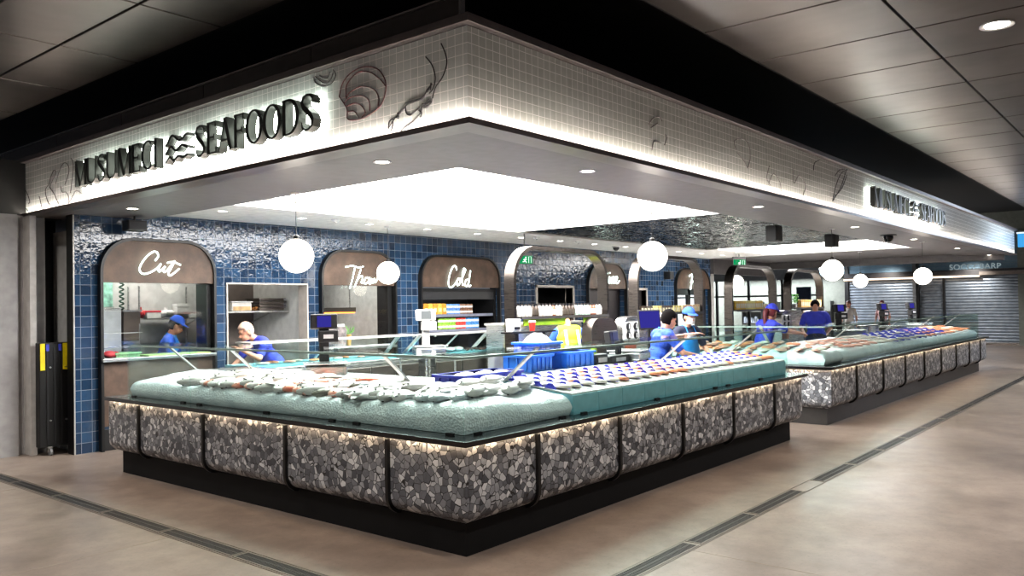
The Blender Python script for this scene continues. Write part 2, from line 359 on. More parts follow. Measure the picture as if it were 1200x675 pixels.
# mall ceiling: dark metal panels over the walkways, black void above the stall
c = MB(); gp = .012
for j in range(6):
    y1 = -.28-1.5*j; y0 = y1-1.5
    for i in range(-8, 34):
        x0 = i*1.2+.6; c.box(x0+gp, y0+gp, 4.2, x0+1.2-gp, y1-gp, 4.24)
for i in range(8):
    x1 = -.02-.75*i if i < 2 else -.02-1.5*(i-1); x0 = x1-(.75 if i < 2 else 1.5)
    for j in range(9): c.box(x0+gp, -.28+1.55*j+gp, 4.2, x1-gp, -.28+1.55*(j+1)-gp, 4.24)
struct('ceiling', c, CEIL, bevel=.006)
struct('ceiling_backing', MB().box(-14, -10, 4.245, 42, -.28, 4.3).box(-14, -.28, 4.245, -.02, 20, 4.3), BLACK)
VOID = mat('black_void_paint', (9, 9, 10), .7)
struct('ceiling_void', MB().box(-.02, -.28, 4.95, 42, 20, 5.0).box(-.04, -.28, 4.2, -.02, 20, 4.95).box(-.02, -.3, 4.2, 42, -.28, 4.95), VOID)
struct('ceiling_stall_top', MB().box(.31, .27, 3.72, 22.1, 20, 3.76), VOID)
CHD = mat('charcoal_bulkhead_panel', (74, 67, 64), .4, .3)
b = MB()
for i in range(6): b.box(.3, .27+1.72*i+.006, 3.6, .33, .27+1.72*(i+1)-.006, 3.93)
struct('trim_3', b, CHD)
struct('trim_4', MB().box(.28, .255, 3.925, .34, 10.6, 3.94).box(.29, .26, 3.6, .34, .275, 3.93), mat('bulkhead_edge_strip', (150, 146, 144), .35, .5))
# fascia: tiled bands, dark cap, lit lip
struct('wall_fascia_left', MB().box(.03, -.04, 2.94, .12, 9.6, 3.57), WTILE_X)
struct('wall_fascia_right', MB().box(.12, -.04, 2.94, 22.17, .05, 3.57), WTILE_Y)
struct('wall_fascia_corner', MB().box(.0305, -.0405, 2.94, .12, -.0395, 3.57), WTILE_Y)
CAPM = mat('dark_grey_capping', (98, 92, 92), .4, .4)
struct('trim_5', MB().box(-.03, -.1, 3.575, .28, 9.6, 3.632).box(.28, -.1, 3.575, 22.2, .2, 3.632), CAPM, bevel=.004)
LIP = mat('dark_bronze_lip', (112, 104, 102), .32, .55)
struct('trim_6', MB().box(-.03, -.1, 2.905, .178, 9.6, 2.93).box(.178, -.1, 2.905, 22.2, .105, 2.93).box(-.03, -.1, 2.93, -.025, 9.6, 2.945).box(-.03, -.1, 2.93, 22.2, -.095, 2.945), LIP)
t = thing('led_strip', 'white light line washing up the tiled fascia of both fronts', 'strip light', (0, 0, 2.93))
MB().box(-.018, -.08, 2.931, .0, 9.6, 2.936).build('left_run', LEDW, t); MB().box(0, -.085, 2.931, 22.15, -.067, 2.936).build('right_run', LEDW, t)
struct('ceiling_soffit', MB().box(.192, .118, 2.91, 1.2, 9.6, 2.97).box(1.2, .118, 2.91, 22.1, 1.15, 2.97), CHAR)
# inner ceiling around the light boxes
ic = MB().box(1.2, 5.1, 2.975, 17.4, 6.75, 3.05).box(17.1, 1.15, 2.975, 17.4, 5.1, 3.05).box(13.9, 4.8, 2.975, 17.1, 5.1, 3.05)
ic.box(1.2, 1.15, 2.97, 1.22, 5.1, 3.15).box(1.2, 1.15, 2.97, 6.9, 1.17, 3.15).box(6.9, 1.15, 2.985, 6.94, 5.1, 3.15).box(1.2, 5.1, 3.05, 6.9, 5.12, 3.15)
ic.box(13.9, 1.15, 2.985, 13.93, 4.8, 3.15).box(13.9, 1.15, 2.97, 17.1, 1.17, 3.15).box(13.9, 4.8, 3.05, 17.1, 4.82, 3.15).box(17.1, 1.15, 3.05, 17.12, 4.82, 3.15)
struct('ceiling_inner', ic, mat('white_ceiling_paint', (240, 237, 233), .6))
mz = MB(); rm = random.Random(3)
for i in range(35):
    for j in range(40):
        xa, ya = 6.95+.1985*i, 1.16+.0985*j; tx, ty = rm.gauss(0, .02), rm.gauss(0, .045)
        P = [(xa, ya), (xa+.19, ya), (xa+.19, ya+.094), (xa, ya+.094)]; cx_, cy_ = xa+.095, ya+.047
        mz.add([(a, b, 2.996+(a-cx_)*tx+(b-cy_)*ty) for a, b in P]+[(a, b, 3.04) for a, b in P]+[(cx_, cy_, 2.991)], [(0, 1, 8), (1, 2, 8), (2, 3, 8), (3, 0, 8), (7, 6, 5, 4), (0, 4, 5, 1), (1, 5, 6, 2), (2, 6, 7, 3), (3, 7, 4, 0)])
struct('ceiling_mosaic', mz, MOSAIC); struct('ceiling_mosaic_backing', MB().box(6.94, 1.15, 3.04, 13.9, 5.1, 3.06), VOID)
struct('light_box_shade_strip', MB().box(6.855, 1.17, 3.085, 6.9, 5.1, 3.0999).box(1.22, 5.07, 3.085, 6.855, 5.1, 3.0999), mat('light_box_shade_grey', (170, 166, 160), .5))  # added grey strips stand in for the shadow line of the recess
for nm, x0, x1, y1, lab in (('light_panel', 1.22, 6.9, 5.1, 'huge glowing white ceiling light panel above the corner counter'), ('light_panel', 13.93, 17.1, 4.8, 'smaller glowing white ceiling light panel over the far counter')):
    tag(MB().box(x0, 1.17, 3.1, x1, y1, 3.13).build(nm, LBOX), lab, 'ceiling light')
struct('ceiling_far', MB().box(17.4, 1.15, 2.975, 22.1, 9, 3.05), CHAR)
struct('wall_bulkhead_far', MB().box(21.5, .12, 2.77, 21.65, 9, 3.6).box(17.46, 6.6, 2.55, 21.5, 6.75, 3.05), mat('bulkhead_grey', (96, 92, 92), .38, .4))

# back wall in blue tile with its openings
OPEN = [(.62, 2.12, 1.14, 2.09), (2.35, 3.71, .85, 2.10), (3.96, 5.46, 1.1, 2.09), (6.09, 8.18, .0, 2.09), (9.46, 10.73, 1.3, 2.10), (11.28, 12.87, 0, 2.09), (13.0, 13.88, 0, 2.07), (15.36, 17.3, 0, 2.12)]
w = MB(); x = .313
for a, b2, z0, z1 in OPEN:
    w.box(x, 6.72, 0, a, 6.9, 2.975)
    w.box(a, 6.72, z1, b2, 6.9, 2.975)
    if z0 > 0: w.box(a, 6.72, 0, b2, 6.9, z0)
    x = b2
w.box(x, 6.72, 0, 17.46, 6.9, 2.975)
struct('wall_back', w, BLUETILE)
struct('trim_7', MB().box(.298, 6.705, 0, .313, 6.718, 2.905).box(17.46, 6.7, 0, 17.64, 6.9, 2.55), mat('grey_edge_trim', (176, 174, 170), .4, .3))
# counters under the service windows (rusty bronze panels) and skirting
struct('trim_8', MB().box(.635, 6.69, .3, 2.11, 6.72, 1.1).box(3.97, 6.69, .3, 5.45, 6.72, 1.06), RUST)
struct('baseboard_back', MB().box(.635, 6.695, .0, 2.11, 6.72, .26).box(3.97, 6.695, 0, 5.45, 6.72, .26).box(2.2, 6.71, 0, 3.9, 6.72, .1), BLACKP)
struct('trim_9', MB().box(.60, 6.60, 1.1, 2.12, 7.1, 1.14).box(3.96, 6.62, 1.06, 5.46, 7.1, 1.10), STEEL, bevel=.004)
# left end: pale wall, dark recess
struct('wall_left', MB().box(-9, 7.25, 0, -.12, 7.4, 2.92).box(-.12, 7.33, 0, -.03, 7.45, 2.92).box(.04, 7.25, 0, .19, 7.4, 2.92), mat('pale_grey_wall', (158, 156, 156), .5))
struct('trim_10', MB().box(-.03, 7.12, 0, .04, 7.4, 2.92), mat('pale_wall_trim', (205, 202, 198), .45))
struct('wall_recess', MB().box(.30, 6.72, 0, .3125, 6.9, 2.92).box(.19, 7.6, 0, .45, 7.7, 2.92).box(.19, 7.4, 0, .2, 7.6, 2.92), BLACK)
struct('wall_left_head', MB().box(-9, 7.4, 2.9, .45, 7.7, 3.6), BLACK)
# kitchen behind the service windows
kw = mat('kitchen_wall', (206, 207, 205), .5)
struct('wall_kitchen', MB().box(.45, 9.4, 0, 5.9, 9.5, 2.7).box(.42, 6.9, 0, .5, 9.4, 2.7).box(5.8, 6.9, 0, 5.9, 9.4, 2.7).box(3.8, 6.9, 0, 3.86, 9.4, 2.7).box(.5, 8.62, 0, 3.2, 8.7, 2.7).bar((2.22, 6.9, 1.35), (3.2, 8.66, 1.35), .05, 2.7), kw)
struct('ceiling_kitchen', MB().box(.42, 6.9, 2.7, 5.9, 9.5, 2.75), kw)
for x0, x1, lab in ((.9, 2.2, 'ceiling light panel in the room behind the Cut window'), (4.2, 5.4, 'ceiling light panel in the room behind the Thaw window'), (2.6, 3.4, 'ceiling light panel in the room behind the plain white-framed hatch')):
    tag(MB().box(x0, 7.6, 2.67, x1, 8.2, 2.695).build('light_panel', emit('kitchen_light'+lab[40:45], (255, 250, 240), 13 if 'hatch' not in lab else 5)), lab, 'ceiling light')
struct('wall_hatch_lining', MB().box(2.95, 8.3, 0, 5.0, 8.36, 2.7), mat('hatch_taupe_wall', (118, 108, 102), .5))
struct('trim_11', MB().box(2.34, 6.70, .85, 2.362, 6.92, 2.11).box(3.698, 6.70, .85, 3.72, 6.92, 2.11).box(2.362, 6.70, 2.088, 3.698, 6.92, 2.11).box(9.41, 6.70, 1.3, 9.46, 6.92, 2.15).box(10.73, 6.70, 1.3, 10.78, 6.92, 2.15).box(9.41, 6.70, 2.1, 10.78, 6.92, 2.15).box(12.95, 6.7, 0, 13.0, 6.92, 2.1).box(13.88, 6.7, 0, 13.93, 6.92, 2.1).box(12.95, 6.7, 2.07, 13.93, 6.92, 2.12), mat('pale_frame', (176, 168, 160), .45))
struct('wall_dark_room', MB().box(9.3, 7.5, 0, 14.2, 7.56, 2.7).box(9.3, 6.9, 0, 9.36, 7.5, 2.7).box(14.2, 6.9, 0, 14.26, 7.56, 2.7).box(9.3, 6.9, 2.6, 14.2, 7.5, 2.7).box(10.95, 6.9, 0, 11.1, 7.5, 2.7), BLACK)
# doors
d = struct('door_1', MB().box(11.3, 6.84, 0, 12.85, 6.88, 2.09), mat('dark_bronze_door', (44, 38, 40), .35, .3)); MB().box(12.6, 6.8, .95, 12.63, 6.84, 1.2).build('door_handle', STEEL, d, local=True)
d = struct('door_2', MB().box(13.0, 6.84, 0, 13.88, 6.88, 2.07), mat('dark_grey_door', (58, 54, 54), .4, .2)); MB().box(13.7, 6.8, .95, 13.73, 6.84, 1.2).build('door_handle', STEEL, d, local=True)
fd = MB(); 
for a, b2 in ((15.36, 15.55), (16.25, 16.4), (17.1, 17.3)): fd.box(a, 6.8, 0, b2, 6.88, 2.12)
fd.box(15.36, 6.8, 1.95, 17.3, 6.88, 2.12).box(15.36, 6.8, 0, 17.3, 6.88, .2)
d = struct('door_3', fd, BLACKP); MB().box(15.55, 6.83, .2, 16.25, 6.845, 1.95).box(16.4, 6.83, .2, 17.1, 6.845, 1.95).build('glass_pane', CLEAR, d, local=True)
struct('wall_fry_room', MB().box(15.0, 8.4, 0, 17.7, 8.46, 2.7).box(15.0, 6.9, 2.63, 17.7, 8.4, 2.7), mat('teal_white_wall', (150, 176, 186), .5))
tag(MB().box(15.6, 7.4, 2.6, 17, 7.9, 2.63).build('light_panel', emit('fry_light', (235, 250, 255), 5)), 'ceiling light in the glazed room under the Fry arch', 'ceiling light')
# service window glass
for i, (a, b2, z0, z1) in enumerate((OPEN[0], OPEN[2])):
    o = struct(f'window_{i+1}', MB().box(a, 6.74, z0, b2, 6.752, z1), CLEAR)

# ------------------------------------------------------------------ arch panels with neon words
def neon(root, strokes, s, ox, oz, y, r, name='neon_word'):
    m = MB()
    for st in strokes:
        P = cat_rom([(ox+a*s, y, oz-b*s) for a, b in st], 5); m.tube(P, r, 8)
    m.build(name, NEON, root, smooth=60)
CUT = [[(540, 340), (595, 270), (580, 200), (520, 185), (430, 240), (330, 350), (265, 480), (290, 560), (370, 577), (480, 535), (580, 470), (645, 395), (610, 470), (605, 530), (650, 510), (720, 440), (690, 500), (710, 540), (790, 470), (900, 335), (830, 470), (780, 560), (815, 598), (900, 540), (985, 470)], [(760, 375), (850, 355), (940, 375), (1010, 405)]]
THAW = [[(725, 305), (758, 299), (790, 305), (812, 300)], [(772, 303), (758, 350), (745, 385)], [(800, 312), (785, 345), (768, 380), (785, 350), (802, 336), (808, 346), (802, 362), (812, 366)], [(842, 347), (828, 342), (816, 356), (820, 367), (834, 360), (844, 343), (838, 360), (846, 367), (854, 346), (850, 360), (858, 364), (868, 346), (866, 360), (876, 358), (886, 342), (892, 346)]]
COLD = [[(362, 262), (356, 246), (338, 252), (320, 285), (314, 318), (326, 332), (348, 320), (368, 300)], [(374, 294), (362, 305), (364, 322), (376, 318), (383, 302), (374, 294), (390, 296), (404, 276), (413, 260), (403, 256), (394, 290), (396, 320), (410, 316)], [(430, 298), (416, 302), (409, 318), (418, 326), (430, 314), (438, 285), (443, 262)], [(438, 285), (430, 316), (434, 327), (444, 322)]]
DINE = [[(30, 10), (22, 40), (10, 80)], [(5, 15), (40, 5), (75, 20), (80, 50), (55, 78), (10, 84)], [(100, 45), (95, 80), (112, 70), (122, 48), (120, 80), (126, 55), (142, 46), (140, 78), (155, 72), (172, 60), (176, 46), (162, 46), (158, 70), (176, 80), (196, 66)], [(104, 24), (106, 28)]]
FRY = [[(10, 20), (40, 8), (80, 14)], [(45, 12), (35, 50), (20, 90)], [(28, 50), (60, 46)], [(78, 48), (74, 84), (80, 58), (98, 46), (104, 54), (110, 48), (108, 74), (124, 76), (138, 48), (132, 86), (112, 116), (100, 108), (122, 88), (150, 70)]]
def arch_sign(x0, x1, zb, zt, r, zfloor, label, strokes, s, ox, oz, rr=.0085):
    t = thing('arched_sign', label, 'sign', ((x0+x1)/2, 6.7, zb))
    p = arch_pts(x0, x1, zb, zt, r)
    MB().prism(p, fnY(6.665), 0, .05).build('panel', RUST, t)
    fr = MB(); q = arch_pts(x0-.012, x1+.012, zfloor, zt+.012, r)
    fr.rtube([(a, 6.68, b) for a, b in q], .035, .09, (0, 1, 0)); fr.build('frame', BLACK, t)
    neon(t, strokes, s, ox, oz, 6.64, rr)
    return t
arch_sign(.62, 2.12, 2.09, 2.63, .42, 0, 'arched bronze sign with white neon word Cut above the leftmost window', CUT, .00074, .885, 2.63)
arch_sign(3.96, 5.46, 2.09, 2.63, .42, 0, 'arched bronze sign with white neon word Thaw between two round pendants', THAW, .0042, 1.35, 3.66)
arch_sign(6.09, 8.18, 2.08, 2.63, .42, .0, 'arched bronze sign with white neon word Cold above the open fridge', COLD, .0046, 5.3, 3.6)
arch_sign(11.28, 12.87, 2.09, 2.67, .55, 0, 'arched bronze sign partly behind the hoop post, neon word over dark doorway', DINE, .0044, 11.66, 2.57, .011)
arch_sign(15.36, 17.3, 2.12, 2.64, .5, 0, 'arched bronze sign with neon word Fry at the far wall end', FRY, .005, 16.0, 2.55, .012)
# black steel reveal beside windows
struct('trim_12', MB().box(2.05, 6.73, 1.14, 2.12, 7.0, 2.09).box(5.36, 6.73, 1.1, 5.46, 7.0, 2.09), BLACK)

# ------------------------------------------------------------------ sign letters
def ribbon(m, pts, fn, d0, d1):               # pts: (x, z, width); front and back faces plus sides
    L = []; R = []
    n = len(pts)
    for i, (x, z, wd) in enumerate(pts):
        a = pts[max(i-1, 0)]; b = pts[min(i+1, n-1)]; dx, dz = b[0]-a[0], b[1]-a[1]; l = math.hypot(dx, dz) or 1
        nx, nz = -dz/l*wd/2, dx/l*wd/2; L.append((x+nx, z+nz)); R.append((x-nx, z-nz))
    vs = [fn(*p, d) for d in (d0, d1) for q in zip(L, R) for p in q]; o = 2*n; fs = []
    for i in range(n-1):
        a = 2*i; fs += [(a, a+1, a+3, a+2), (o+a, o+a+2, o+a+3, o+a+1), (a, a+2, o+a+2, o+a), (a+1, o+a+1, o+a+3, a+3)]
    fs += [(0, o, o+1, 1), (2*n-2, 2*n-1, o+2*n-1, o+2*n-2)]
    m.add(vs, fs)
def ellp(cx, cz, rx, rz, a0, a1, tk, tn, n=22):
    return [(cx+rx*math.cos(a), cz+rz*math.sin(a), tn+(tk-tn)*abs(math.cos(a))**1.3) for a in [math.radians(a0+(a1-a0)*k/n) for k in range(n+1)]]
TK, TN = .15, .05
LET = {
 'M': (.92, [[(.06, 0, .05), (.06, 1, .05)], [(.09, 1, TK), (.44, 0, TK)], [(.44, 0, TN), (.80, 1, TN)], [(.82, 1, TK), (.82, 0, TK)]]),
 'U': (.78, [[(.10, 1, TK), (.10, .32, TK), (.12, .18, .13), (.2, .07, .09), (.36, .025, .06), (.52, .07, .06), (.61, .18, .055), (.64, .34, TN), (.64, 1, TN)]]),
 'S': (.62, [[(.50, .74, .03), (.50, .86, .06), (.42, .95, .07), (.28, .975, .06), (.14, .92, .09), (.08, .79, .12), (.14, .65, .14), (.28, .53, .15), (.42, .41, .15), (.50, .27, .13), (.47, .12, .09), (.34, .03, .06), (.2, .02, .06), (.09, .10, .06), (.06, .25, .03)]]),
 'E': (.62, [[(.12, 0, TK), (.12, 1, TK)], [(.12, .97, TN), (.5, .97, TN)], [(.12, .52, TN), (.42, .52, TN)], [(.12, .03, TN), (.52, .03, TN)], [(.49, 1, .04), (.49, .82, .07)], [(.51, 0, .04), (.51, .2, .07)], [(.42, .43, .04), (.42, .61, .04)]]),
 'C': (.72, [ellp(.40, .5, .32, .47, 50, 310, TK, TN)]),
 'I': (.32, [[(.14, 0, TK), (.14, 1, TK)]]),
 'A': (.78, [[(.05, 0, TN), (.34, 1, TN)], [(.36, 1, TK), (.64, 0, TK)], [(.14, .33, TN), (.54, .33, TN)]]),
 'F': (.60, [[(.12, 0, TK), (.12, 1, TK)], [(.12, .97, TN), (.5, .97, TN)], [(.12, .50, TN), (.42, .50, TN)], [(.49, 1, .04), (.49, .8, .07)], [(.42, .41, .04), (.42, .59, .04)]]),
 'O': (.82, [ellp(.40, .5, .33, .475, 0, 360, TK, TN, 36)]),
 'D': (.80, [[(.12, 0, TK), (.12, 1, TK)], [(.12, .975, .05)]+ellp(.30, .5, .38, .475, 88, -88, TK, TN)+[(.12, .025, .05)]]),
}
def words(root, fn, spans, z0, h, d0, d1, db):
    for word, a0, a1 in spans:
        tot = sum(LET[ch][0] for ch in word); sx = (a1-a0)/tot; a = a0
        for ch in word:
            wd, strokes = LET[ch]; m = MB(); hl = MB()
            for st in strokes:
                pts = [(a+x*sx, z0+z*h, w*.5*(abs(sx)+h)) for x, z, w in st]
                ribbon(m, pts, fn, d0, d1); ribbon(hl, [(x, z, w*.8) for x, z, w in pts], fn, d1+.001, db)
            o = m.build('letter', LETM, root, label=f'dark letter {ch}'); hl.build('halo_light', HALO, o); a += wd*sx
def waves(root, fn, a0, a1, z0, h, d0, d1, db):
    m = MB(); hl = MB()
    for k, amp in ((2, .06), (1, .045), (0, .03)):
        pts = []
        for i in range(29):
            u = i/28; per = {2: 1.5, 1: 2, 0: 2.5}[k]
            z = z0+h*(.14+.36*k)-amp*h*2.0*math.cos(u*2*PI*per)*(1.5-u); pts.append((a0+(a1-a0)*u, z, .024))
        ribbon(m, pts, fn, d0, d1); ribbon(hl, [(x, z, .022) for x, z, w in pts], fn, d1+.001, db)
    o = m.build('wave_emblem', LETM, root, label='three dark wavy lines'); hl.build('halo_light', HALO, o)
LETM = mat('dark_bronze_letter', (44, 44, 42), .38, .5)
t = thing('shop_sign', 'raised dark letters MUSUMECI SEAFOODS glowing behind, on the left fascia', 'sign', (.03, 3.5, 3.09))
f1 = lambda a, b, d: (.03-d, -a, b)
words(t, f1, [('MUSUMECI', -5.72, -3.86), ('SEAFOODS', -3.20, -1.44)], 3.09, .285, .115, .04, .028)
waves(t, f1, -3.73, -3.32, 3.10, .25, .115, .04, .028)
t = thing('shop_sign', 'raised dark letters MUSUMECI SEAFOODS glowing behind, on the far right fascia', 'sign', (11, -.04, 3.09))
f2 = lambda a, b, d: (a, -.04-d, b)
words(t, f2, [('MUSUMECI', 8.75, 10.75), ('SEAFOODS', 11.5, 13.35)], 3.10, .30, .115, .04, .028)
waves(t, f2, 10.92, 11.36, 3.12, .25, .115, .04, .028)

# ------------------------------------------------------------------ line drawings on the tiles
INKM = mat('maroon_line', (88, 40, 46), .5); INKD = mat('dark_line', (52, 50, 54), .5); INKF = mat('grey_line', (120, 116, 116), .5)
DRAW = [
 ('oyster_drawing', 'maroon line drawing of an oyster shell beside the letter S', 'X', INKM, .0045, [[(1.29, 3.33), (1.25, 3.42), (1.16, 3.48), (1.01, 3.5), (.86, 3.46), (.78, 3.38), (.76, 3.3), (.8, 3.2), (.89, 3.15), (1.04, 3.12), (1.19, 3.14), (1.2, 3.22), (1.29, 3.33)], [(1.21, 3.3), (1.2, 3.4), (1.08, 3.47), (.94, 3.45), (.82, 3.37), (.76, 3.31)], [(1.21, 3.3), (1.16, 3.34), (1.03, 3.36), (.89, 3.31), (.84, 3.24), (.85, 3.17)], [(1.23, 3.27), (1.16, 3.3), (1.03, 3.29), (.95, 3.24), (.94, 3.16)], [(1.21, 3.24), (1.12, 3.25), (1.04, 3.22), (.99, 3.16), (1.03, 3.13)], [(1.2, 3.2), (1.12, 3.19), (1.08, 3.15), (1.06, 3.12)]]),
 ('prawn_drawing', 'dark line drawing of a prawn with long feelers near the fascia corner', 'X', INKD, .0045, [[(.2, 3.5), (.16, 3.42), (.15, 3.35), (.19, 3.27), (.26, 3.21), (.29, 3.14)], [(.35, 3.44), (.29, 3.37), (.26, 3.28), (.28, 3.21), (.32, 3.18)], [(.29, 3.24), (.34, 3.21), (.38, 3.16), (.46, 3.15), (.54, 3.14), (.62, 3.09), (.69, 3.05), (.74, 3.0)], [(.32, 3.14), (.38, 3.11), (.41, 3.06), (.49, 3.01), (.58, 2.98), (.62, 2.95)], [(.56, 3.13), (.55, 3.08), (.51, 3.06), (.46, 3.08), (.41, 3.1)], [(.39, 3.12), (.34, 3.11), (.3, 3.12), (.34, 3.09), (.38, 3.09)], [(.74, 3.0), (.73, 3.05), (.69, 3.06), (.7, 3.0), (.72, 2.98)], [(.44, 3.09), (.4, 3.06), (.41, 3.03)], [(.64, 3.1), (.63, 3.06), (.66, 3.07)], [(.34, 3.19), (.31, 3.23), (.3, 3.25), (.31, 3.2)]]),
 ('lemon_drawing', 'small grey line drawing of a lemon slice above the letters', 'X', INKD, .003, [[(1.61, 3.54), (1.58, 3.49), (1.48, 3.44), (1.38, 3.45), (1.33, 3.5), (1.36, 3.55)], [(1.58, 3.54), (1.53, 3.5), (1.45, 3.46), (1.39, 3.48), (1.36, 3.53)], [(1.53, 3.54), (1.49, 3.51), (1.43, 3.5), (1.4, 3.54)]]),
 ('fish_drawing', 'line drawing with round loops at the left end of the fascia', 'X', INKD, .0045, [[(7.69, 3.35), (7.56, 3.34), (7.44, 3.28), (7.32, 3.17), (7.27, 3.09), (7.31, 3.07)], [(7.86, 3.22), (7.73, 3.22), (7.61, 3.17), (7.51, 3.09), (7.57, 3.06), (7.74, 3.08), (7.88, 3.12), (7.92, 3.18), (7.86, 3.22)], [(7.49, 3.09), (7.39, 3.02), (7.29, 2.96)], [(7.73, 3.4), (7.62, 3.42), (7.5, 3.39)]]),
 ('mussel_drawing', 'line drawing of pointed mussel shells just left of the letter M', 'X', INKD, .0045, [[(6.69, 3.24), (6.79, 3.19), (6.77, 3.1), (6.68, 3.0), (6.55, 2.95)], [(6.69, 3.24), (6.64, 3.32), (6.55, 3.39), (6.49, 3.36), (6.57, 3.29), (6.68, 3.21)], [(6.5, 3.23), (6.39, 3.37), (6.28, 3.44), (6.18, 3.42), (6.13, 3.35), (6.18, 3.26), (6.25, 3.19)], [(6.36, 3.18), (6.32, 3.11), (6.22, 3.1), (6.15, 3.04), (6.15, 2.95)], [(6.07, 3.47), (6.02, 3.4), (6.04, 3.26), (6.1, 3.08)], [(6.15, 2.96), (6.05, 3.03), (5.95, 3.09), (5.82, 3.05)], [(6.98, 3.13), (6.92, 3.02), (6.88, 2.96), (6.83, 2.98)], [(6.68, 3.21), (6.53, 3.1), (6.43, 2.98)]]),
 ('squid_drawing', 'faint line drawing nearest the corner on the right fascia', 'Y', INKF, .004, [[(2.38, 3.29), (2.46, 3.36), (2.58, 3.39), (2.62, 3.36)], [(2.42, 3.27), (2.54, 3.33)], [(2.66, 3.15), (2.7, 3.22), (2.68, 3.25)], [(2.43, 3.07), (2.47, 3.15), (2.6, 3.16)]]),
 ('shell_drawing', 'faint hooked line drawing on the right fascia, second from the corner', 'Y', INKF, .004, [[(4.19, 3.32), (4.16, 3.41), (4.36, 3.46), (4.52, 3.42), (4.55, 3.28), (4.48, 3.16)], [(4.22, 3.29), (4.38, 3.23), (4.48, 3.16)]]),
 ('seaweed_drawing', 'faint zigzag line drawing midway along the right fascia', 'Y', INKF, .004, [[(5.04, 3.04), (5.19, 3.18), (5.38, 3.11), (5.41, 2.98)], [(5.08, 3.26), (5.0, 3.11), (5.11, 3.04)], [(5.8, 3.32), (5.83, 3.14), (6.01, 3.26), (6.22, 3.15), (6.12, 3.02)]]),
 ('leaf_drawing', 'grey leaf-shaped line drawing left of the far fascia sign', 'Y', INKD, .005, [[(7.22, 3.05), (7.55, 3.26), (7.79, 3.5), (7.85, 3.55), (7.57, 3.45), (7.34, 3.24), (7.22, 3.05)], [(7.33, 3.13), (7.61, 3.26), (7.84, 3.47)], [(7.35, 3.41), (7.52, 3.5), (7.74, 3.54)], [(6.51, 3.38), (6.56, 3.48), (6.75, 3.54)]]),
]
for nm, lab, ax, mm, r, lines in DRAW:
    m = MB()
    for ln in lines: m.tube(cat_rom([(.028, a, b) if ax == 'X' else (a, -.042, b) for a, b in ln], 5), r, 6)
    tag(m.build(nm, mm, smooth=60), lab, 'drawing')

# ------------------------------------------------------------------ ceiling fittings
def downlight(x, y, z, label, group, r=.065):
    t = thing('downlight', label, 'ceiling light', (x, y, z), 0, group)
    MB().lathe([(r*.8, 0), (r*1.15, -.006), (r*1.15, -.001), (r*.8, .004)], 20).build('trim_ring', WPL, t, local=True)
    MB().lathe([(.001, -.004), (r*.82, -.004), (r*.82, -.001), (.001, -.001)], 20).build('lens', DLIGHT, t, local=True)
    return t
d0 = downlight(.55, 1.4, 2.91, 'round downlight in the grey soffit, nearer the corner on the left front', 'downlights in the grey soffit'); KIDS.clear()
dup(d0, (.55, 5.71, 2.91), label='round downlight in the grey soffit at the far end of the left front')
for i, x in enumerate((2.14, 5.92, 9.79, 13.48, 17.43, 21.4)):
    dup(d0, (x, .45, 2.91), label=f'round downlight in the grey soffit of the right front, {ORD[i]} from the corner')
for i in range(13):
    dup(d0, (1.71+1.205*i, 5.73, 2.975), label=f'small downlight in the white ceiling above the blue tiles, {ORD[i]} from the left', group='downlights in the white ceiling')
for i, (x, y) in enumerate(((4.6, -2.39), (9.2, -2.39), (0, -2.39), (13.8, -2.39), (18.4, -2.39), (23, -2.39), (27.6, -2.39), (26.5, 2.0), (-2.4, .8), (-1.7, 5.4), (2.3, -5.6), (9.2, -5.6), (16, -5.6), (-5.5, 1.5), (-5.5, 5.8))):  # all but the first are unseen, added to light walkway, pale wall, shutters
    o = dup(d0, (x, y, 4.2), label=['single round downlight in the dark metal mall ceiling, top right'][0] if i == 0 else f'added round mall ceiling downlight out of sight, {ORD[i-1]} one', group='mall ceiling downlights', scale=1.9)
    ld = bpy.data.lights.new('mall_lamp', 'AREA'); ld.shape = 'DISK'; ld.size = .22; ld.energy = MALLP; ld.color = (1, .92, .85); ld.spread = math.radians(130)
    lo = bpy.data.objects.new('mall_lamp', ld); COL.objects.link(lo); lo.location = (x, y, 4.17); lo.parent = None
def pendant(x, y, z, r, label, top=2.975):
    t = thing('globe_pendant', label, 'pendant light', (x, y, z), 0, 'round white pendant globes')
    MB().ell((0, 0, 0), (r, r, r), 32, 20).build('globe', GLOBE, t, smooth=60, local=True)
    MB().cyl((0, 0, r-.01), (0, 0, top-z), .004, 8).build('cord', BLACKP, t, local=True)
    MB().lathe([(.03, r-.012), (.03, r+.03), (.012, r+.045)], 16).build('cap', BLACK, t, smooth=40, local=True)
    MB().lathe([(.05, top-z-.025), (.05, top-z)], 20).build('ceiling_rose', WPL, t, local=True)
pendant(1.11, 3.36, 2.26, .175, 'big round globe pendant on the left, between the Cut and Thaw signs', 2.92)
pendant(4.56, 5.82, 2.26, .175, 'round globe pendant overlapping the right edge of the Thaw sign')
pendant(4.49, 1.15, 2.27, .175, 'round globe pendant in the middle, above the dark-haired server', 2.985)
pendant(9.75, .81, 2.22, .175, 'round globe pendant at the right, above the near end of far counter', 2.92)
pendant(17.91, 2.78, 2.23, .175, 'smallest round globe pendant, in front of the left shutter', 2.985)
pendant(14.35, .5, 2.2, .175, 'rightmost round globe pendant, over the far counter', 2.92)
pendant(15.4, 5.01, 2.23, .175, 'small round globe pendant seen inside the third hoop')
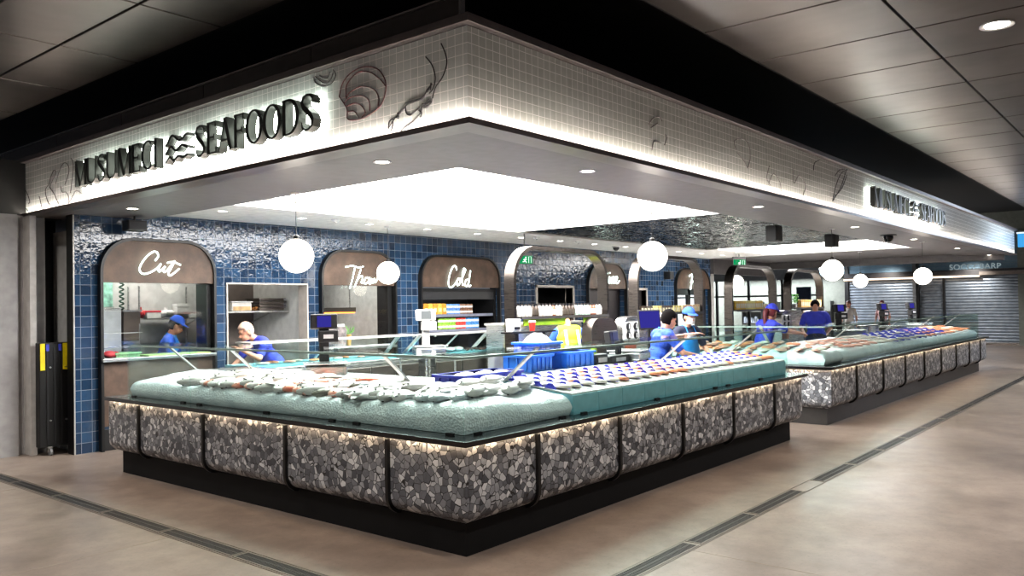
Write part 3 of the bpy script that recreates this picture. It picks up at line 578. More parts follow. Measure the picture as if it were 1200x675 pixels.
# dome camera, loudspeakers, sensors
t = thing('dome_camera', 'black dome security camera under the right soffit', 'camera', (11.95, .515, 2.91))
MB().lathe([(.14, 0), (.14, -.015), (.001, -.015)], 20).build('mount_plate', BLACKP, t, local=True)
MB().lathe([(.085, -.015), (.085, -.06), (.07, -.1), (.04, -.13), (.001, -.14)], 20).build('dome', mat('smoked_dome', (14, 14, 15), .1), t, smooth=50, local=True)
def speaker(x, y, z, label, sx=.2, h=.13):
    t = thing('loudspeaker', label, 'loudspeaker', (x, y, z))
    MB().box(-sx/2, -.09, -h/2, sx/2, .09, h/2).build('cabinet', BLACKP, t, local=True, bevel=.012)
    MB().box(-sx/2+.015, -.096, -h/2+.015, sx/2-.015, -.09, h/2-.015).build('grille', mat('speaker_grille', (34, 34, 36), .7), t, local=True)
    MB().cyl((0, 0, h/2-.005), (0, 0, h/2+.06), .012).build('bracket', BLACK, t, local=True)
speaker(.93, 6.45, 2.79, 'black box loudspeaker hung near the tiled wall, above the Cut arch', .24, .13)
speaker(9.05, 1.5, 2.83, 'black box loudspeaker hanging below the glossy black ceiling, nearer the middle', .26, .26)
speaker(11.4, 1.35, 2.83, 'black box loudspeaker hanging below the glossy black ceiling, nearer the right', .26, .24)
speaker(14.9, 6.625, 2.45, 'small black loudspeaker on the blue wall left of the Fry arch', .2, .2)
t = thing('dome_camera', 'small dome camera on the white ceiling above the middle of the blue wall', 'camera', (11.0, 5.75, 2.975))
MB().lathe([(.09, 0), (.09, -.03), (.001, -.03)], 18).build('mount_plate', WPL, t, local=True)
MB().lathe([(.07, -.03), (.062, -.07), (.03, -.1), (.001, -.105)], 18).build('dome', BLACKP, t, smooth=50, local=True)
for i, (x, y) in enumerate(((3.35, 5.55), (7.9, 5.5), (9.3, 5.55))):
    t = thing('smoke_detector', f'small white ceiling sensor between the downlights, {ORD[i]} from the left', 'smoke detector', (x, y, 2.975))
    MB().lathe([(.06, 0), (.06, -.02), (.04, -.035), (.001, -.036)], 18).build('housing', WPL, t, smooth=40, local=True)
    MB().lathe([(.018, -.035), (.018, -.05), (.001, -.05)], 12).build('sensor', STEEL, t, local=True)
GREEN = emit('exit_green', (0, 150, 84), 1.1); EXW = emit('exit_white', (240, 255, 245), 1.6)
def exit_sign(x, y, z, label, rz, s=1, top=None):
    t = thing('exit_sign', label, 'exit sign', (x, y, z), rz)
    MB().box(-.19*s, -.02, -.1*s, .19*s, .02, .1*s).build('case', BLACKP, t, local=True)
    MB().box(-.18*s, -.024, -.09*s, .18*s, -.02, .09*s).build('face', GREEN, t, local=True)
    m = MB(); f = lambda pts, w: ribbon(m, [(a*s, b*s, w*s) for a, b in pts], lambda a, b, d: (a, d, b), -.026, -.0242)
    f([(.01, .02), (-.01, -.03)], .035); f([(-.01, -.03), (.03, -.045), (.025, -.075)], .018); f([(-.01, -.03), (-.035, -.05), (-.06, -.045)], .018); f([(.01, .02), (.045, .0)], .014); f([(.01, .02), (-.03, .01), (-.04, -.01)], .014)
    m.lathe([(.017*s, -.026), (.017*s, -.0242)], 12, (.02*s, 0, .052*s), Matrix.Rotation(PI/2, 4, 'X') @ Matrix.Translation((0, 0, .0)) if False else Matrix(((1, 0, 0, 0), (0, 0, 1, 0), (0, 1, 0, 0), (0, 0, 0, 1))))
    f([(.09, -.075), (.09, .07), (.15, .07), (.15, -.075)], .012); m.build('running_man', EXW, t, local=True)
    if top: MB().box(-.19*s, -.02, .1*s, .19*s, .02, .16*s).cyl((0, 0, .16*s), (0, 0, top-z), .01).build('hanger', BLACK, t, local=True)
exit_sign(16.0, 5.2, 2.74, 'green running man exit sign hanging above the third hoop', -.55, 1, 2.975)
exit_sign(7.16, 5.2, 2.52, 'small green exit sign seen beside the top bend of the first hoop', -.55, .75, 2.975)

# ------------------------------------------------------------------ black barrier panel on castors
t = thing('folded_barrier', 'tall black folded barrier with yellow strips, leaning by the pale wall', 'barrier', (.21, 7.0, 0))
MB().box(-.21, -.06, .1, .21, .06, 1.36).build('panel', BLACK, t, local=True, bevel=.008)
s = MB()
for x in (-.13, -.05, .03, .11): s.box(x, -.068, .14, x+.02, -.06, 1.3)
s.build('rib', BLACKP, t, local=True)
for x in (-.2, .055): MB().box(x, -.072, 1.03, x+.05, -.06, 1.35).build('reflective_strip', mat('safety_yellow', (236, 214, 10), .5), t, local=True, label='yellow strip')
for x in (-.135, .005): MB().box(x, -.074, 1.26, x+.03, -.06, 1.34).build('clip', mat('blue_clip', (60, 70, 200), .4), t, local=True, label='blue clip')
for x, y in ((-.095, -.03), (.15, -.05)):
    o = MB().box(x-.025, y-.03, .09, x+.025, y+.03, .13).build('castor', STEEL, t, local=True)
    MB().tube([(x-.013, y-.03, .045), (x+.013, y-.03, .045)], .045, 18).build('wheel', mat('grey_rubber', (120, 120, 122), .6), o, local=True)
    MB().box(x-.02, y-.034, .04, x-.014, y, .1).box(x+.014, y-.034, .04, x+.02, y, .1).build('fork', STEEL, o, local=True)
bo = MB()
for x in (-.09, .09):
    for z in (1.06, .42): bo.cyl((x, -.061, z), (x, -.072, z), .012, 10)
bo.build('bolt', STEEL, t, local=True)
# ------------------------------------------------------------------ display counters
def stone_run(root, axis, o, s0, s1, joints, mitre0, flip_end):
    # stone panels along an axis; o = the fixed face coordinate (outer slab edge), profile in (depth, z)
    prof = [(.06, .762), (.06, .35)]+[(.06+.12-.12*math.cos(a), .35-.12*math.sin(a)) for a in [PI/2*k/8 for k in range(1, 9)]]+[(.24, .23), (.24, .762)]
    def pt(s, d, z):
        return (s, o+d, z) if axis == 'x' else (o+d, s, z)
    edges = [s0]+joints+[s1]
    for i in range(len(edges)-1):
        a, b = edges[i], edges[i+1]; m = MB(); n = len(prof)
        v0 = [pt((a+(d-.06) if (i == 0 and mitre0) else a+.004), d, z) for d, z in prof]
        v1 = [pt(b-.004, d, z) for d, z in prof]
        m.add(v0+v1, [tuple(range(n)), tuple(range(2*n-1, n-1, -1))]+[(k, k+n, (k+1) % n+n, (k+1) % n) for k in range(n)])
        m.build('stone_panel', STONE, root, smooth=35)
    rod = [(.05, .762), (.05, .35)]+[(.06+.12-.13*math.cos(a), .35-.13*math.sin(a)) for a in [PI/2*k/8 for k in range(1, 9)]]+[(.23, .22)]
    for j in joints:
        MB().rtube([pt(j, d, z) for d, z in rod], .034, .03, (1, 0, 0) if axis == 'x' else (0, 1, 0)).build('joint_bar', BLACK, root, smooth=40)
def led_under(root, m): m.build('led_strip', LED, root)
def gl(root, x0, y0, z0, x1, y1, z1, mm=GLASS, nm='glass_pane'): return MB().box(x0, y0, z0, x1, y1, z1).build(nm, mm, root)
BED = mat('bed_pan_grey', (150, 214, 228), .4, .1)
c1 = thing('display_counter', 'near L-shaped seafood counter with stone-chip front and glass, at the corner', 'counter', (0, 0, 0), 0, 'stone-fronted glass counters')
MB().box(.16, .16, 0, 1.05, 5.16, .765).box(1.05, .16, 0, 6.06, 1.05, .765).build('plinth', mat('matt_black_plinth', (13, 13, 14), .7, Specular_IOR_Level=.2), c1)
stone_run(c1, 'y', 0, .06, 5.262, [.82, 2.065, 3.34, 4.577], True, True)
stone_run(c1, 'x', 0, .06, 6.22, [.83, 1.96, 3.085, 4.21, 5.32], True, True)
MB().box(0, 0, .778, 1.2, 5.27, .816).box(1.2, 0, .778, 6.27, 1.1, .816).build('slab', mat('black_stone_top', (12, 12, 13), .22), c1, bevel=.003)
MB().box(.035, .04, .7765, .055, 5.25, .778).box(.055, .035, .7765, 6.25, .055, .778).build('led_strip', LED, c1)
for a, b in ((.167, 1.446), (1.45, 3.76), (3.764, 5.03)): gl(c1, .155, a, .817, .167, b, 1.362)
for a, b in ((.155, 1.447), (1.451, 4.173), (4.177, 6.03)): gl(c1, a, .155, .817, b, .167, 1.362)
gl(c1, .169, 5.018, .817, .95, 5.03, 1.362); gl(c1, 6.018, .169, .817, 6.03, 1.0, 1.362)
gl(c1, .13, .13, 1.364, .58, 5.03, 1.376, SHELFGLASS, 'glass_shelf'); gl(c1, .582, .13, 1.364, 6.03, .56, 1.376, SHELFGLASS, 'glass_shelf')
MB().box(.17, .17, 1.345, .2, 5.015, 1.362).box(.2, .17, 1.345, 6.015, .2, 1.362).build('front_rail', ALU, c1)
for y in (.95, 1.47, 3.76, 4.98): 
    if y != .95: MB().bar((.55, y, 1.36), (.90, y, 1.06), .045, .014).build('shelf_bracket', ALU, c1)
for x in (1.47, 4.17, 5.97): MB().bar((x, .53, 1.36), (x, .90, 1.06), .045, .014).build('shelf_bracket', ALU, c1)
cl = MB()
for y in (.3, 1.3, 1.6, 2.5, 3.6, 3.9, 4.9): cl.box(.150, y-.035, .817, .175, y+.035, .832)
for x in (.3, 1.3, 1.6, 2.8, 4.02, 4.33, 5.2): cl.box(x-.035, .150, .817, x+.035, .175, .832)
for i in range(len(cl.v)//8):
    m = MB(); m.v = cl.v[8*i:8*i+8]; m.f = cl.f[:6]; m.build('glass_clip', BLACK, c1)
MB().box(.95, .95, .817, 1.0, 5.02, 1.05).box(1.0, .95, .817, 6.0, 1.0, 1.05).build('bed_back', STEEL, c1)
MB().box(1.0, 1.0, 1.02, 1.52, 4.95, 1.05).box(1.52, 1.0, 1.02, 4.66, 1.72, 1.05).box(4.66, 1.0, 1.02, 6.0, 1.08, 1.05).build('service_ledge', STEEL, c1, bevel=.004)
MB().box(1.05, 1.05, .1, 1.38, 4.9, 1.02).box(1.38, 1.05, .1, 4.6, 1.66, 1.02).build('service_cabinet', STEEL, c1)

X2 = 7.37
c2 = thing('display_counter', 'far long seafood counter with stone-chip front and glass, beyond the gap', 'counter', (X2, .04, 0), 0, 'stone-fronted glass counters')
MB().box(X2+.16, .2, 0, 18.2, 1.1, .765).box(X2+.16, 1.1, 0, X2+1.0, 2.6, .765).build('plinth', mat('grey_plinth', (58, 56, 55), .4, .3), c2)
stone_run(c2, 'x', .04, X2+.06, 18.55, [8.52, 9.88, 11.2, 12.52, 13.85, 15.2, 16.55, 17.8], True, True)
stone_run(c2, 'y', X2, .10, 2.7, [1.45], True, True)
MB().box(X2, .04, .778, X2+1.2, 2.72, .816).box(X2+1.2, .04, .778, 18.62, 1.14, .816).build('slab', mat('black_stone_top', (12, 12, 13), .22), c2, bevel=.003)
MB().box(X2+.035, .08, .7765, X2+.055, 2.7, .778).box(X2+.055, .075, .7765, 18.6, .095, .778).build('led_strip', LED, c2)
xs2 = [X2+.155, 10.12, 12.9, 15.6, 18.25]
for a, b in zip(xs2[:-1], xs2[1:]): gl(c2, a, .195, .817, b-.004, .207, 1.362)
gl(c2, X2+.155, .209, .817, X2+.167, 2.6, 1.362); gl(c2, 18.238, .209, .817, 18.25, 1.04, 1.362)
gl(c2, X2+.13, .17, 1.364, X2+.58, 2.6, 1.376, SHELFGLASS, 'glass_shelf'); gl(c2, X2+.582, .17, 1.364, 18.25, .6, 1.376, SHELFGLASS, 'glass_shelf')
MB().box(X2+.17, .21, 1.345, X2+.2, 2.58, 1.362).box(X2+.2, .21, 1.345, 18.23, .24, 1.362).build('front_rail', ALU, c2)
for x in (10.12, 12.9, 15.6, 18.2): MB().bar((x, .58, 1.36), (x, .96, 1.06), .045, .014).build('shelf_bracket', ALU, c2)
for y in (1.3, 2.56): MB().bar((X2+.55, y, 1.36), (X2+.92, y, 1.06), .045, .014).build('shelf_bracket', ALU, c2)
MB().box(X2+.95, 1.0, .817, 18.2, 1.05, 1.05).box(X2+.95, 1.05, .817, X2+1.0, 2.6, 1.05).build('bed_back', STEEL, c2)
MB().box(X2+1.0, 1.05, 1.02, 18.2, 1.35, 1.05).build('service_ledge', STEEL, c2, bevel=.004)

# ------------------------------------------------------------------ crushed ice
def bedz(x, y, d):        # ice surface above a bed, d = distance from the front glass
    n = noise.noise(Vector((x*3.1, y*3.1, .3)))*.022+noise.noise(Vector((x*11, y*11, 2.7)))*.010
    c = .05*math.exp(-((x-.2)**2+(y-.2)**2)/.4)
    return .968+.095*min(1, max(d, 0)/.8)+n+c-.085*math.exp(-max(d, 0)/.03)
def ice_run(name, fx, fy, ns, nd, label, cat='ice', xf=-9, yf=-9):
    # fx(s,d) -> (x,y)
    m = MB()
    top = []
    for j in range(nd):
        for i in range(ns):
            d = (j/(nd-1))**1.6; x, y = fx(i/(ns-1), d); z = fy(x, y, d*.76)
            top.append((x, y, z))
    bot = [(max(x, xf), max(y, yf), .819) for x, y, z in top]
    m.v = [Vector(v) for v in top+bot]; o = ns*nd
    F = []
    for j in range(nd-1):
        for i in range(ns-1):
            a = j*ns+i; F += [(a, a+1, a+ns+1, a+ns), (o+a, o+a+ns, o+a+ns+1, o+a+1)]
    for i in range(ns-1): F += [(i, o+i, o+i+1, i+1), ((nd-1)*ns+i, (nd-1)*ns+i+1, o+(nd-1)*ns+i+1, o+(nd-1)*ns+i)]
    for j in range(nd-1): F += [(j*ns, (j+1)*ns, o+(j+1)*ns, o+j*ns), (j*ns+ns-1, o+j*ns+ns-1, o+(j+1)*ns+ns-1, (j+1)*ns+ns-1)]
    m.f = F
    return tag(m.build(name, ICE, smooth=70), label, cat, kind='stuff')
ice_run('crushed_ice', lambda s, d: (.172+.76*d, .172+4.84*s**1.15), lambda x, y, d: bedz(x, y, min(x, y)-.172), 190, 26, 'bed of white crushed ice behind the left glass front', xf=.203, yf=.203)
ice_run('crushed_ice', lambda s, d: (.94+.52*s if d > 2 else .172+.768*d+(1.46-(.172+.768*d))*s, .172+.76*d), bedz, 40, 26, 'heap of crushed ice at the near glass corner, right-hand side') if False else ice_run('crushed_ice', lambda s, d: (.936+.514*s, .172+.76*d), bedz, 26, 26, 'heap of crushed ice just right of the near glass corner', yf=.203)
ice_run('crushed_ice', lambda s, d: (X2+.172+.76*d, .212+2.36*s), lambda x, y, d: bedz(x, y, min(x-X2-.172, y-.212))+.02, 60, 20, 'ice bed behind the end glass of the far counter', xf=X2+.203, yf=.243)
ice_run('crushed_ice', lambda s, d: (X2+.94+9.86*s, .212+.76*d), lambda x, y, d: bedz(x, y, d)+.0, 220, 16, 'long ice bed behind the front glass of the far counter', yf=.243)

# ------------------------------------------------------------------ seafood
def fish_proto(name, L, H, W, m, mfin, label, group):
    body = MB(); prof = [(-.5, .10, .3), (-.46, .30, .5), (-.38, .62, .8), (-.25, .90, 1), (-.08, 1, 1), (.1, .86, .85), (.25, .58, .6), (.36, .32, .4), (.42, .22, .3)]
    n = 14; vs = []; fs = []
    for t, h, w in prof:
        for k in range(n):
            a = 2*PI*k/n; vs.append((t*L, math.cos(a)*W*w/2, math.sin(a)*H*h/2))
    N = len(prof)
    for i in range(N-1):
        for k in range(n): fs.append((i*n+k, i*n+(k+1) % n, (i+1)*n+(k+1) % n, (i+1)*n+k))
    fs += [tuple(range(n)), tuple((N-1)*n+k for k in range(n))]
    body.add(vs, fs)
    o = body.build(name, m, smooth=60); tag(o, label, 'fish', group)
    tl = MB().prism([(.40*L, .10*H), (.53*L, .50*H), (.60*L, .56*H), (.52*L, 0), (.59*L, -.56*H), (.52*L, -.50*H), (.40*L, -.10*H)], fnY(-W*.05), 0, W*.1); tl.build('tail_fin', mfin, o, local=True)
    dr = MB().prism([(-.24*L, .42*H), (-.14*L, .60*H), (.05*L, .58*H), (.26*L, .34*H), (.24*L, .26*H), (-.1*L, .44*H)], fnY(-W*.04), 0, W*.08)
    dr.prism([(.04*L, -.42*H), (.12*L, -.56*H), (.26*L, -.38*H), (.26*L, -.26*H)], fnY(-W*.04), 0, W*.08); dr.build('fin', mfin, o, local=True)
    e = MB()
    for s_ in (-1, 1): e.ell((-.39*L, s_*W*.38, .10*H), (.02*L, W*.06, .02*L), 10, 6)
    e.build('eye', BLACKP, o, local=True, smooth=60)
    return o
F_SIL = m_fish('silver_fish_skin', (164, 170, 176), (232, 234, 236), (250, 250, 248)); F_RED = m_fish('red_snapper_skin', (228, 112, 84), (240, 172, 150), (250, 228, 218)); F_DK = m_fish('dark_fish_skin', (92, 84, 76), (150, 140, 126), (220, 212, 202)); F_PALE = m_fish('pale_fish_skin', (206, 198, 194), (242, 234, 230), (254, 250, 248))
def nz(x, y): return bedz(x, y, x-.172)
KF = {}
def lay(kind, proto_args, spots):
    pass
specs = {
 'silver': ('silver_bream', .34, .135, .06, F_SIL, mat('fin_grey', (128, 132, 136), .4)),
 'red': ('red_snapper', .36, .14, .065, F_RED, mat('fin_red', (222, 120, 96), .4)),
 'dark': ('dark_flathead', .40, .10, .07, F_DK, mat('fin_dark', (84, 78, 70), .5)),
 'pale': ('pale_barramundi', .50, .15, .085, F_PALE, mat('fin_pale', (190, 186, 182), .4)),
}
protos = {}
word = {'silver': 'silver bream', 'red': 'red snapper', 'dark': 'dark fish', 'pale': 'pale fish'}
def put_fish(kind, loc, rot, label, group):
    if kind not in protos:
        a = specs[kind]; o = fish_proto(a[0], a[1], a[2], a[3], a[4], a[5], label, group); o.location = loc; o.rotation_euler = rot; protos[kind] = o; return o
    return dup(protos[kind], loc, rot, label, group)
rnd = random.Random(5)
rows = [(.42, 'nearest the glass'), (.55, 'second from glass'), (.69, 'third from glass'), (.82, 'furthest from glass')]
for ri, (dx, rowlab) in enumerate(rows):
    y = .42+.1*ri; k = 0
    cnt = {}
    while y < 3.95:
        if y < 1.0: kind = 'pale' if ri == 2 else 'silver'
        elif y < 1.7: kind = rnd.choice(['silver', 'pale', 'dark']) if ri else 'pale'
        elif y < 2.5: kind = rnd.choice(['red', 'red', 'pale', 'dark', 'red'])
        elif y < 3.4: kind = rnd.choice(['red', 'pale', 'pale'])
        else: kind = rnd.choice(['pale', 'pale', 'red', 'pale'])
        if ri == 0 and y < .95: kind = 'silver'
        x = dx+rnd.uniform(-.03, .03); W = specs[kind][3]
        z = bedz(x, y, min(x, y)-.172)+W*.30
        ang = rnd.uniform(-.5, .5)+(PI if rnd.random() < .2 else 0)
        cnt[kind] = cnt.get(kind, 0)+1
        put_fish(kind, (x, y, z), (PI/2+rnd.uniform(-.2, .2), rnd.uniform(-.05, .05), ang), f'{word[kind]} on left ice bed, {ORD[cnt[kind]-1]} such from the corner, row {rowlab}', 'whole fish on the left ice bed')
        y += rnd.uniform(.11, .145); k += 1
for i, (x, y, a) in enumerate(((.62, .46, .5), (.85, .52, .42), (1.08, .50, .5), (1.3, .55, .4), (.9, .78, .3), (1.22, .82, .35))):
    put_fish('pale', (x, y, bedz(x, y, y-.172)+.05), (PI/2+.1, 0, a), f'large pale fish on ice right of the near glass corner, {ORD[i]} from the corner', 'large pale fish by the glass corner')

# tray with scalloped dividers; fillets as things of their own
def tray(x0, y0, x1, y1, label, group):
    t = thing('display_tray', label, 'tray', ((x0+x1)/2, y0, .817), 0, group)
    prof = [(0, .819), (0, .975), (.03, .985), (y1-y0, 1.065), (y1-y0, .819)]
    m = MB(); n = len(prof)
    m.add([(x0+.004, y0+a, z) for a, z in prof]+[(x1-.004, y0+a, z) for a, z in prof], [tuple(range(n)), tuple(range(2*n-1, n-1, -1))]+[(k, k+n, (k+1) % n+n, (k+1) % n) for k in range(n)])
    m.build('pan', BED, t)
    MB().add([(x0+.02, y0+.035, .9875), (x1-.02, y0+.035, .9875), (x1-.02, y1-.005, 1.0665), (x0+.02, y1-.005, 1.0665), (x0+.02, y0+.035, .984), (x1-.02, y0+.035, .984), (x1-.02, y1-.005, 1.063), (x0+.02, y1-.005, 1.063)], [(0, 1, 2, 3), (7, 6, 5, 4), (0, 4, 5, 1), (1, 5, 6, 2), (2, 6, 7, 3), (3, 7, 4, 0)]).build('liner', WPL, t)
    r = MB()
    for x in (x0+.012, x1-.012): r.bar((x, y0+.03, .988), (x, y1, 1.068), .016, .014)
    r.box(x0+.004, y0+.012, .972, x1-.004, y0+.03, .992); r.build('rim', WPL, t)
    return t
def slope_z(y, y0): return .985+(y-y0-.03)*(.08/.79)
def garnish(x, y0, y1, label):
    # scalloped divider strip: a thin upright sheet with a row of rounded humps, runs front to back
    poly = [(y0, -.01)]; n = 4; L = (y1-y0)/n
    for k in range(n):
        for q in range(7):
            a = q/7; poly.append((y0+(k+a)*L, .004+.054*math.sin(PI*a)**3))
    poly += [(y1, .012), (y1, -.01)]
    m = MB(); m.prism(poly, lambda a, b, d: (x+d+.012*math.sin((a-y0)/L*PI*2), a, slope_z(a, .18)+b), -.009, .009)
    return tag(m.build('garnish_divider', GARN), label, 'divider', 'blue scalloped dividers')
def fillet_proto(name, m, label, group, L=.18, W=.105, H=.022):
    o = MB(); n = 12; prof = [(-.5, .2, .3), (-.42, .7, .7), (-.2, 1, 1), (.1, .92, .95), (.35, .6, .7), (.5, .18, .3)]
    vs = []; fs = []
    for t, w, h in prof:
        for k in range(n):
            a = 2*PI*k/n; vs.append((t*L, math.cos(a)*W*w/2, max(-.3, math.sin(a))*H*h))
    for i in range(len(prof)-1):
        for k in range(n): fs.append((i*n+k, i*n+(k+1) % n, (i+1)*n+(k+1) % n, (i+1)*n+k))
    fs += [tuple(range(n)), tuple((len(prof)-1)*n+k for k in range(n))]
    o.add(vs, fs); return tag(o.build(name, m, smooth=60), label, 'fish fillet', group)
FP = {}
def put_fillet(kind, loc, rot, label, group, scale=None):
    mm = {'orange': ORANGE, 'white': WFLESH, 'pink': PFLESH}[kind]
    if kind not in FP:
        o = fillet_proto('fish_fillet', mm, label, group); o.location = loc; o.rotation_euler = rot
        if scale: o.scale = (scale,)*3
        FP[kind] = o; return o
    return dup(FP[kind], loc, rot, label, group, scale)
kinds = 'w w w o w w o o w w w w'.split(); kinds = ['white', 'white', 'orange', 'white', 'orange', 'orange', 'white', 'white', 'white', 'white', 'white', 'orange']
tx0, tw = 1.47, .379
for i in range(12):
    x0 = tx0+i*tw; x1 = x0+tw
    tray(x0, .18, x1, .94, f'white-rimmed tray behind the right glass, {ORD[i]} tray from the near corner', 'white-rimmed seafood trays of the near counter')
    for j, gx in enumerate((x0+.035, x0+.215)):
        garnish(gx, .36, .93, f'blue scalloped divider in the {ORD[i]} tray behind the right glass, {["corner-side", "far-side"][j]} one')
    for cidx, (fx, side) in enumerate(((x0+.125, 'near'), (x0+.305, 'far'))):
        for r in range(4):
            fy = .42+.145*r; kd = kinds[i] if rnd.random() < .85 else ('white' if kinds[i] == 'orange' else 'orange')
            put_fillet(kd, (fx+rnd.uniform(-.01, .01), fy, slope_z(fy, .18)+.016), (.1, 0, PI/2+rnd.uniform(-.35, .35)), f'{kd} fish fillet in {ORD[i]} tray of the right glass, {side} column, {ORD[r]} from glass', 'fillets in the near counter trays', 1.3)
# pink fillets at the end of the far counter
for r in range(5):
    for c in range(9):
        x = X2+.26+.15*r; y = .36+.25*c
        put_fillet(rnd.choice(['pink', 'pink', 'orange', 'white']), (x, y, bedz(x, y, x-X2-.172)+.04), (rnd.uniform(-.2, .2), rnd.uniform(-.1, .1), rnd.uniform(-1, 1)), f'fish fillet at the far counter end glass, {ORD[r]} row from glass, {ORD[c]} from front', 'fillets at the far counter end', 1.2)
# far counter: trays, small fish, net bags
x = 9.0
for i in range(22):
    x0 = 8.95+i*.41
    kind = 'pink' if i < 4 else ('white' if i < 12 else 'orange')
    for r in range(4):
        y = .36+.17*r
        put_fillet(kind if rnd.random() < .8 else 'white', (x0+rnd.uniform(-.03, .03), y, bedz(x0, y, y-.212)+.03), (.1, 0, PI/2+rnd.uniform(-.5, .5)), f'fish fillet on the far counter ice, {ORD[i]} column from its near end, {ORD[r]} from glass', 'fillets along the far counter front', 1.35)
    if 6 <= i < 16:
        poly = [(.3, 0)]
        for k in range(4):
            for q in range(6): poly.append((.3+(k+q/6)*.16, .035+.055*abs(math.sin(PI*q/6))))
        poly += [(.94, .03), (.94, 0)]
        m = MB().prism(poly, lambda a, b, d: (x0+.2+d, a, bedz(x0, a, a-.212)+b), -.012, .012)
        tag(m.build('garnish_divider', GARN), f'blue scalloped divider on the far counter ice, {ORD[i-6]} from its near end', 'divider', 'blue dividers of the far counter')
# blue basket behind the fish at the corner
def crate(x, y, z, lx, ly, h, label, m=CRATE, rz=0, slots=True, name='plastic_crate'):
    t = thing(name, label, 'crate', (x, y, z), rz)
    w = .012; b = MB().box(-lx/2, -ly/2, 0, lx/2, ly/2, w)
    b.box(-lx/2, -ly/2, w, lx/2, -ly/2+w, h).box(-lx/2, ly/2-w, w, lx/2, ly/2, h).box(-lx/2, -ly/2+w, w, -lx/2+w, ly/2-w, h).box(lx/2-w, -ly/2+w, w, lx/2, ly/2-w, h)
    b.build('tub', m, t, local=True)
    r = MB().box(-lx/2-.02, -ly/2-.02, h-.025, lx/2+.02, -ly/2+w, h).box(-lx/2-.02, ly/2-w, h-.025, lx/2+.02, ly/2+.02, h).box(-lx/2-.02, -ly/2, h-.025, -lx/2+w, ly/2, h).box(lx/2-w, -ly/2, h-.025, lx/2+.02, ly/2, h)
    r.build('rim', m, t, local=True, bevel=.004)
    s = MB()
    for k in range(5): 
        a = -lx/2+lx*(k+.5)/5; s.box(a-.012, -ly/2-.012, .02, a+.012, -ly/2, h-.03)
    for k in range(3):
        a = -ly/2+ly*(k+.5)/3; s.box(-lx/2-.012, a-.012, .02, -lx/2, a+.012, h-.03)
    s.build('rib', m, t, local=True)
    return t
crate(1.5, 1.22, 1.052, .78, .34, .075, 'shallow deep-blue basket behind the corner fish', NETB, 0, name='plastic_basket')
crate(3.2, 1.5, 1.052, .50, .4, .17, 'bright blue crate on the bench, right of the two under the upper crate', CRATE, 0)
crate(2.55, 1.50, 1.052, .34, .36, .17, 'smaller blue crate at the left end of the bench crates', CRATE, 0)
crate(2.78, 1.55, 1.226, .36, .34, .11, 'upper blue crate heaped with white ice, on the lower crates', CRATE, 0)
m = MB().grid(14, 12, lambda s, d: (2.62+.32*s, 1.40+.3*d, 1.30+.13*math.sin(PI*s)*math.sin(PI*d)**.7+noise.noise(Vector((s*5, d*5, 1)))*.02))
tag(m.build('ice_heap', ICE, smooth=70), 'white ice heaped in the upper blue crate', 'ice', kind='stuff')
tag(MB().box(2.3, 1.02, 1.051, 3.5, 1.2, 1.066).build('cutting_board', WPL, bevel=.004), 'long white cutting board lying in front of the blue crates', 'cutting board')
for i in range(7):
    put_fillet('white', (1.25+.09*i, 1.2+.05*(i % 3), 1.10), (.1, 0, rnd.uniform(0, 3)), f'white fillet in the deep-blue basket, {ORD[i]} from its left end', 'fillets in the deep-blue basket')

# ------------------------------------------------------------------ rear display cases
def rear_case(x0, x1, y0, y1, label, ends, n_mul):
    t = thing('rear_display_case', label, 'display case', ((x0+x1)/2, y0, 0))
    MB().box(x0, y0, .1, x1, y1, .98).build('cabinet', STEEL, t)
    d = MB(); n = max(2, int((x1-x0)/.42))
    for i in range(n): MB().box(x0+(x1-x0)*i/n+.01, y0-.018, .16, x0+(x1-x0)*(i+1)/n-.01, y0, .93).build('cabinet_door', DSTEEL, t, bevel=.004)
    MB().box(x0+.05, y0+.06, 0, x1-.05, y1-.02, .1).build('toe_kick', BLACK, t)
    MB().box(x0-.02, y0-.02, .98, x1+.02, y1, 1.02).build('worktop', STEEL, t, bevel=.004)
    MB().box(x0, y0+.02, 1.02, x1, y0+.03, 1.31).build('glass_pane', GLASS, t)
    MB().box(x0-.02, y0+.03, 1.312, x1+.02, y0+.36, 1.335).build('top_shelf', ALU, t, bevel=.004)
    for x in ends: MB().bar((x, y0+.05, 1.31), (x, y0-.32+.35, 1.31), .03, .03).bar((x, y0+.34, 1.32), (x, y1-.03, 1.03), .04, .04).build('end_bracket', ALU, t)
    for i in range(1, n_mul):
        x = x0+(x1-x0)*i/n_mul; MB().bar((x, y0+.3, 1.31), (x, y1-.05, 1.03), .02, .02).build('end_bracket', ALU, t)
    MB().box(x0+.02, y0+.05, 1.021, x1-.02, y1-.05, 1.05).build('ice_tray', BED, t)
    return t
rear_case(1.5, 4.15, 4.75, 5.45, 'rear glass display case left of the middle, in front of Thaw window', (4.1,), 2)
rear_case(4.36, 5.95, 4.62, 5.35, 'rear glass display case beyond the near corner, under the Cold fridge', (4.4, 5.9), 2)
for i in range(12):
    put_fillet(['white', 'orange', 'pink'][i % 3], (1.75+.19*i, 4.95+.1*(i % 2), 1.066), (0, 0, rnd.uniform(0, 3)), f'fillet in the rear case before the Thaw window, {ORD[i]} from the left', 'fillets in the left rear case', 1.0)
MUSS = mat('mussel_shell', (64, 46, 40), .3, var=.5, vscale=20); sh = None
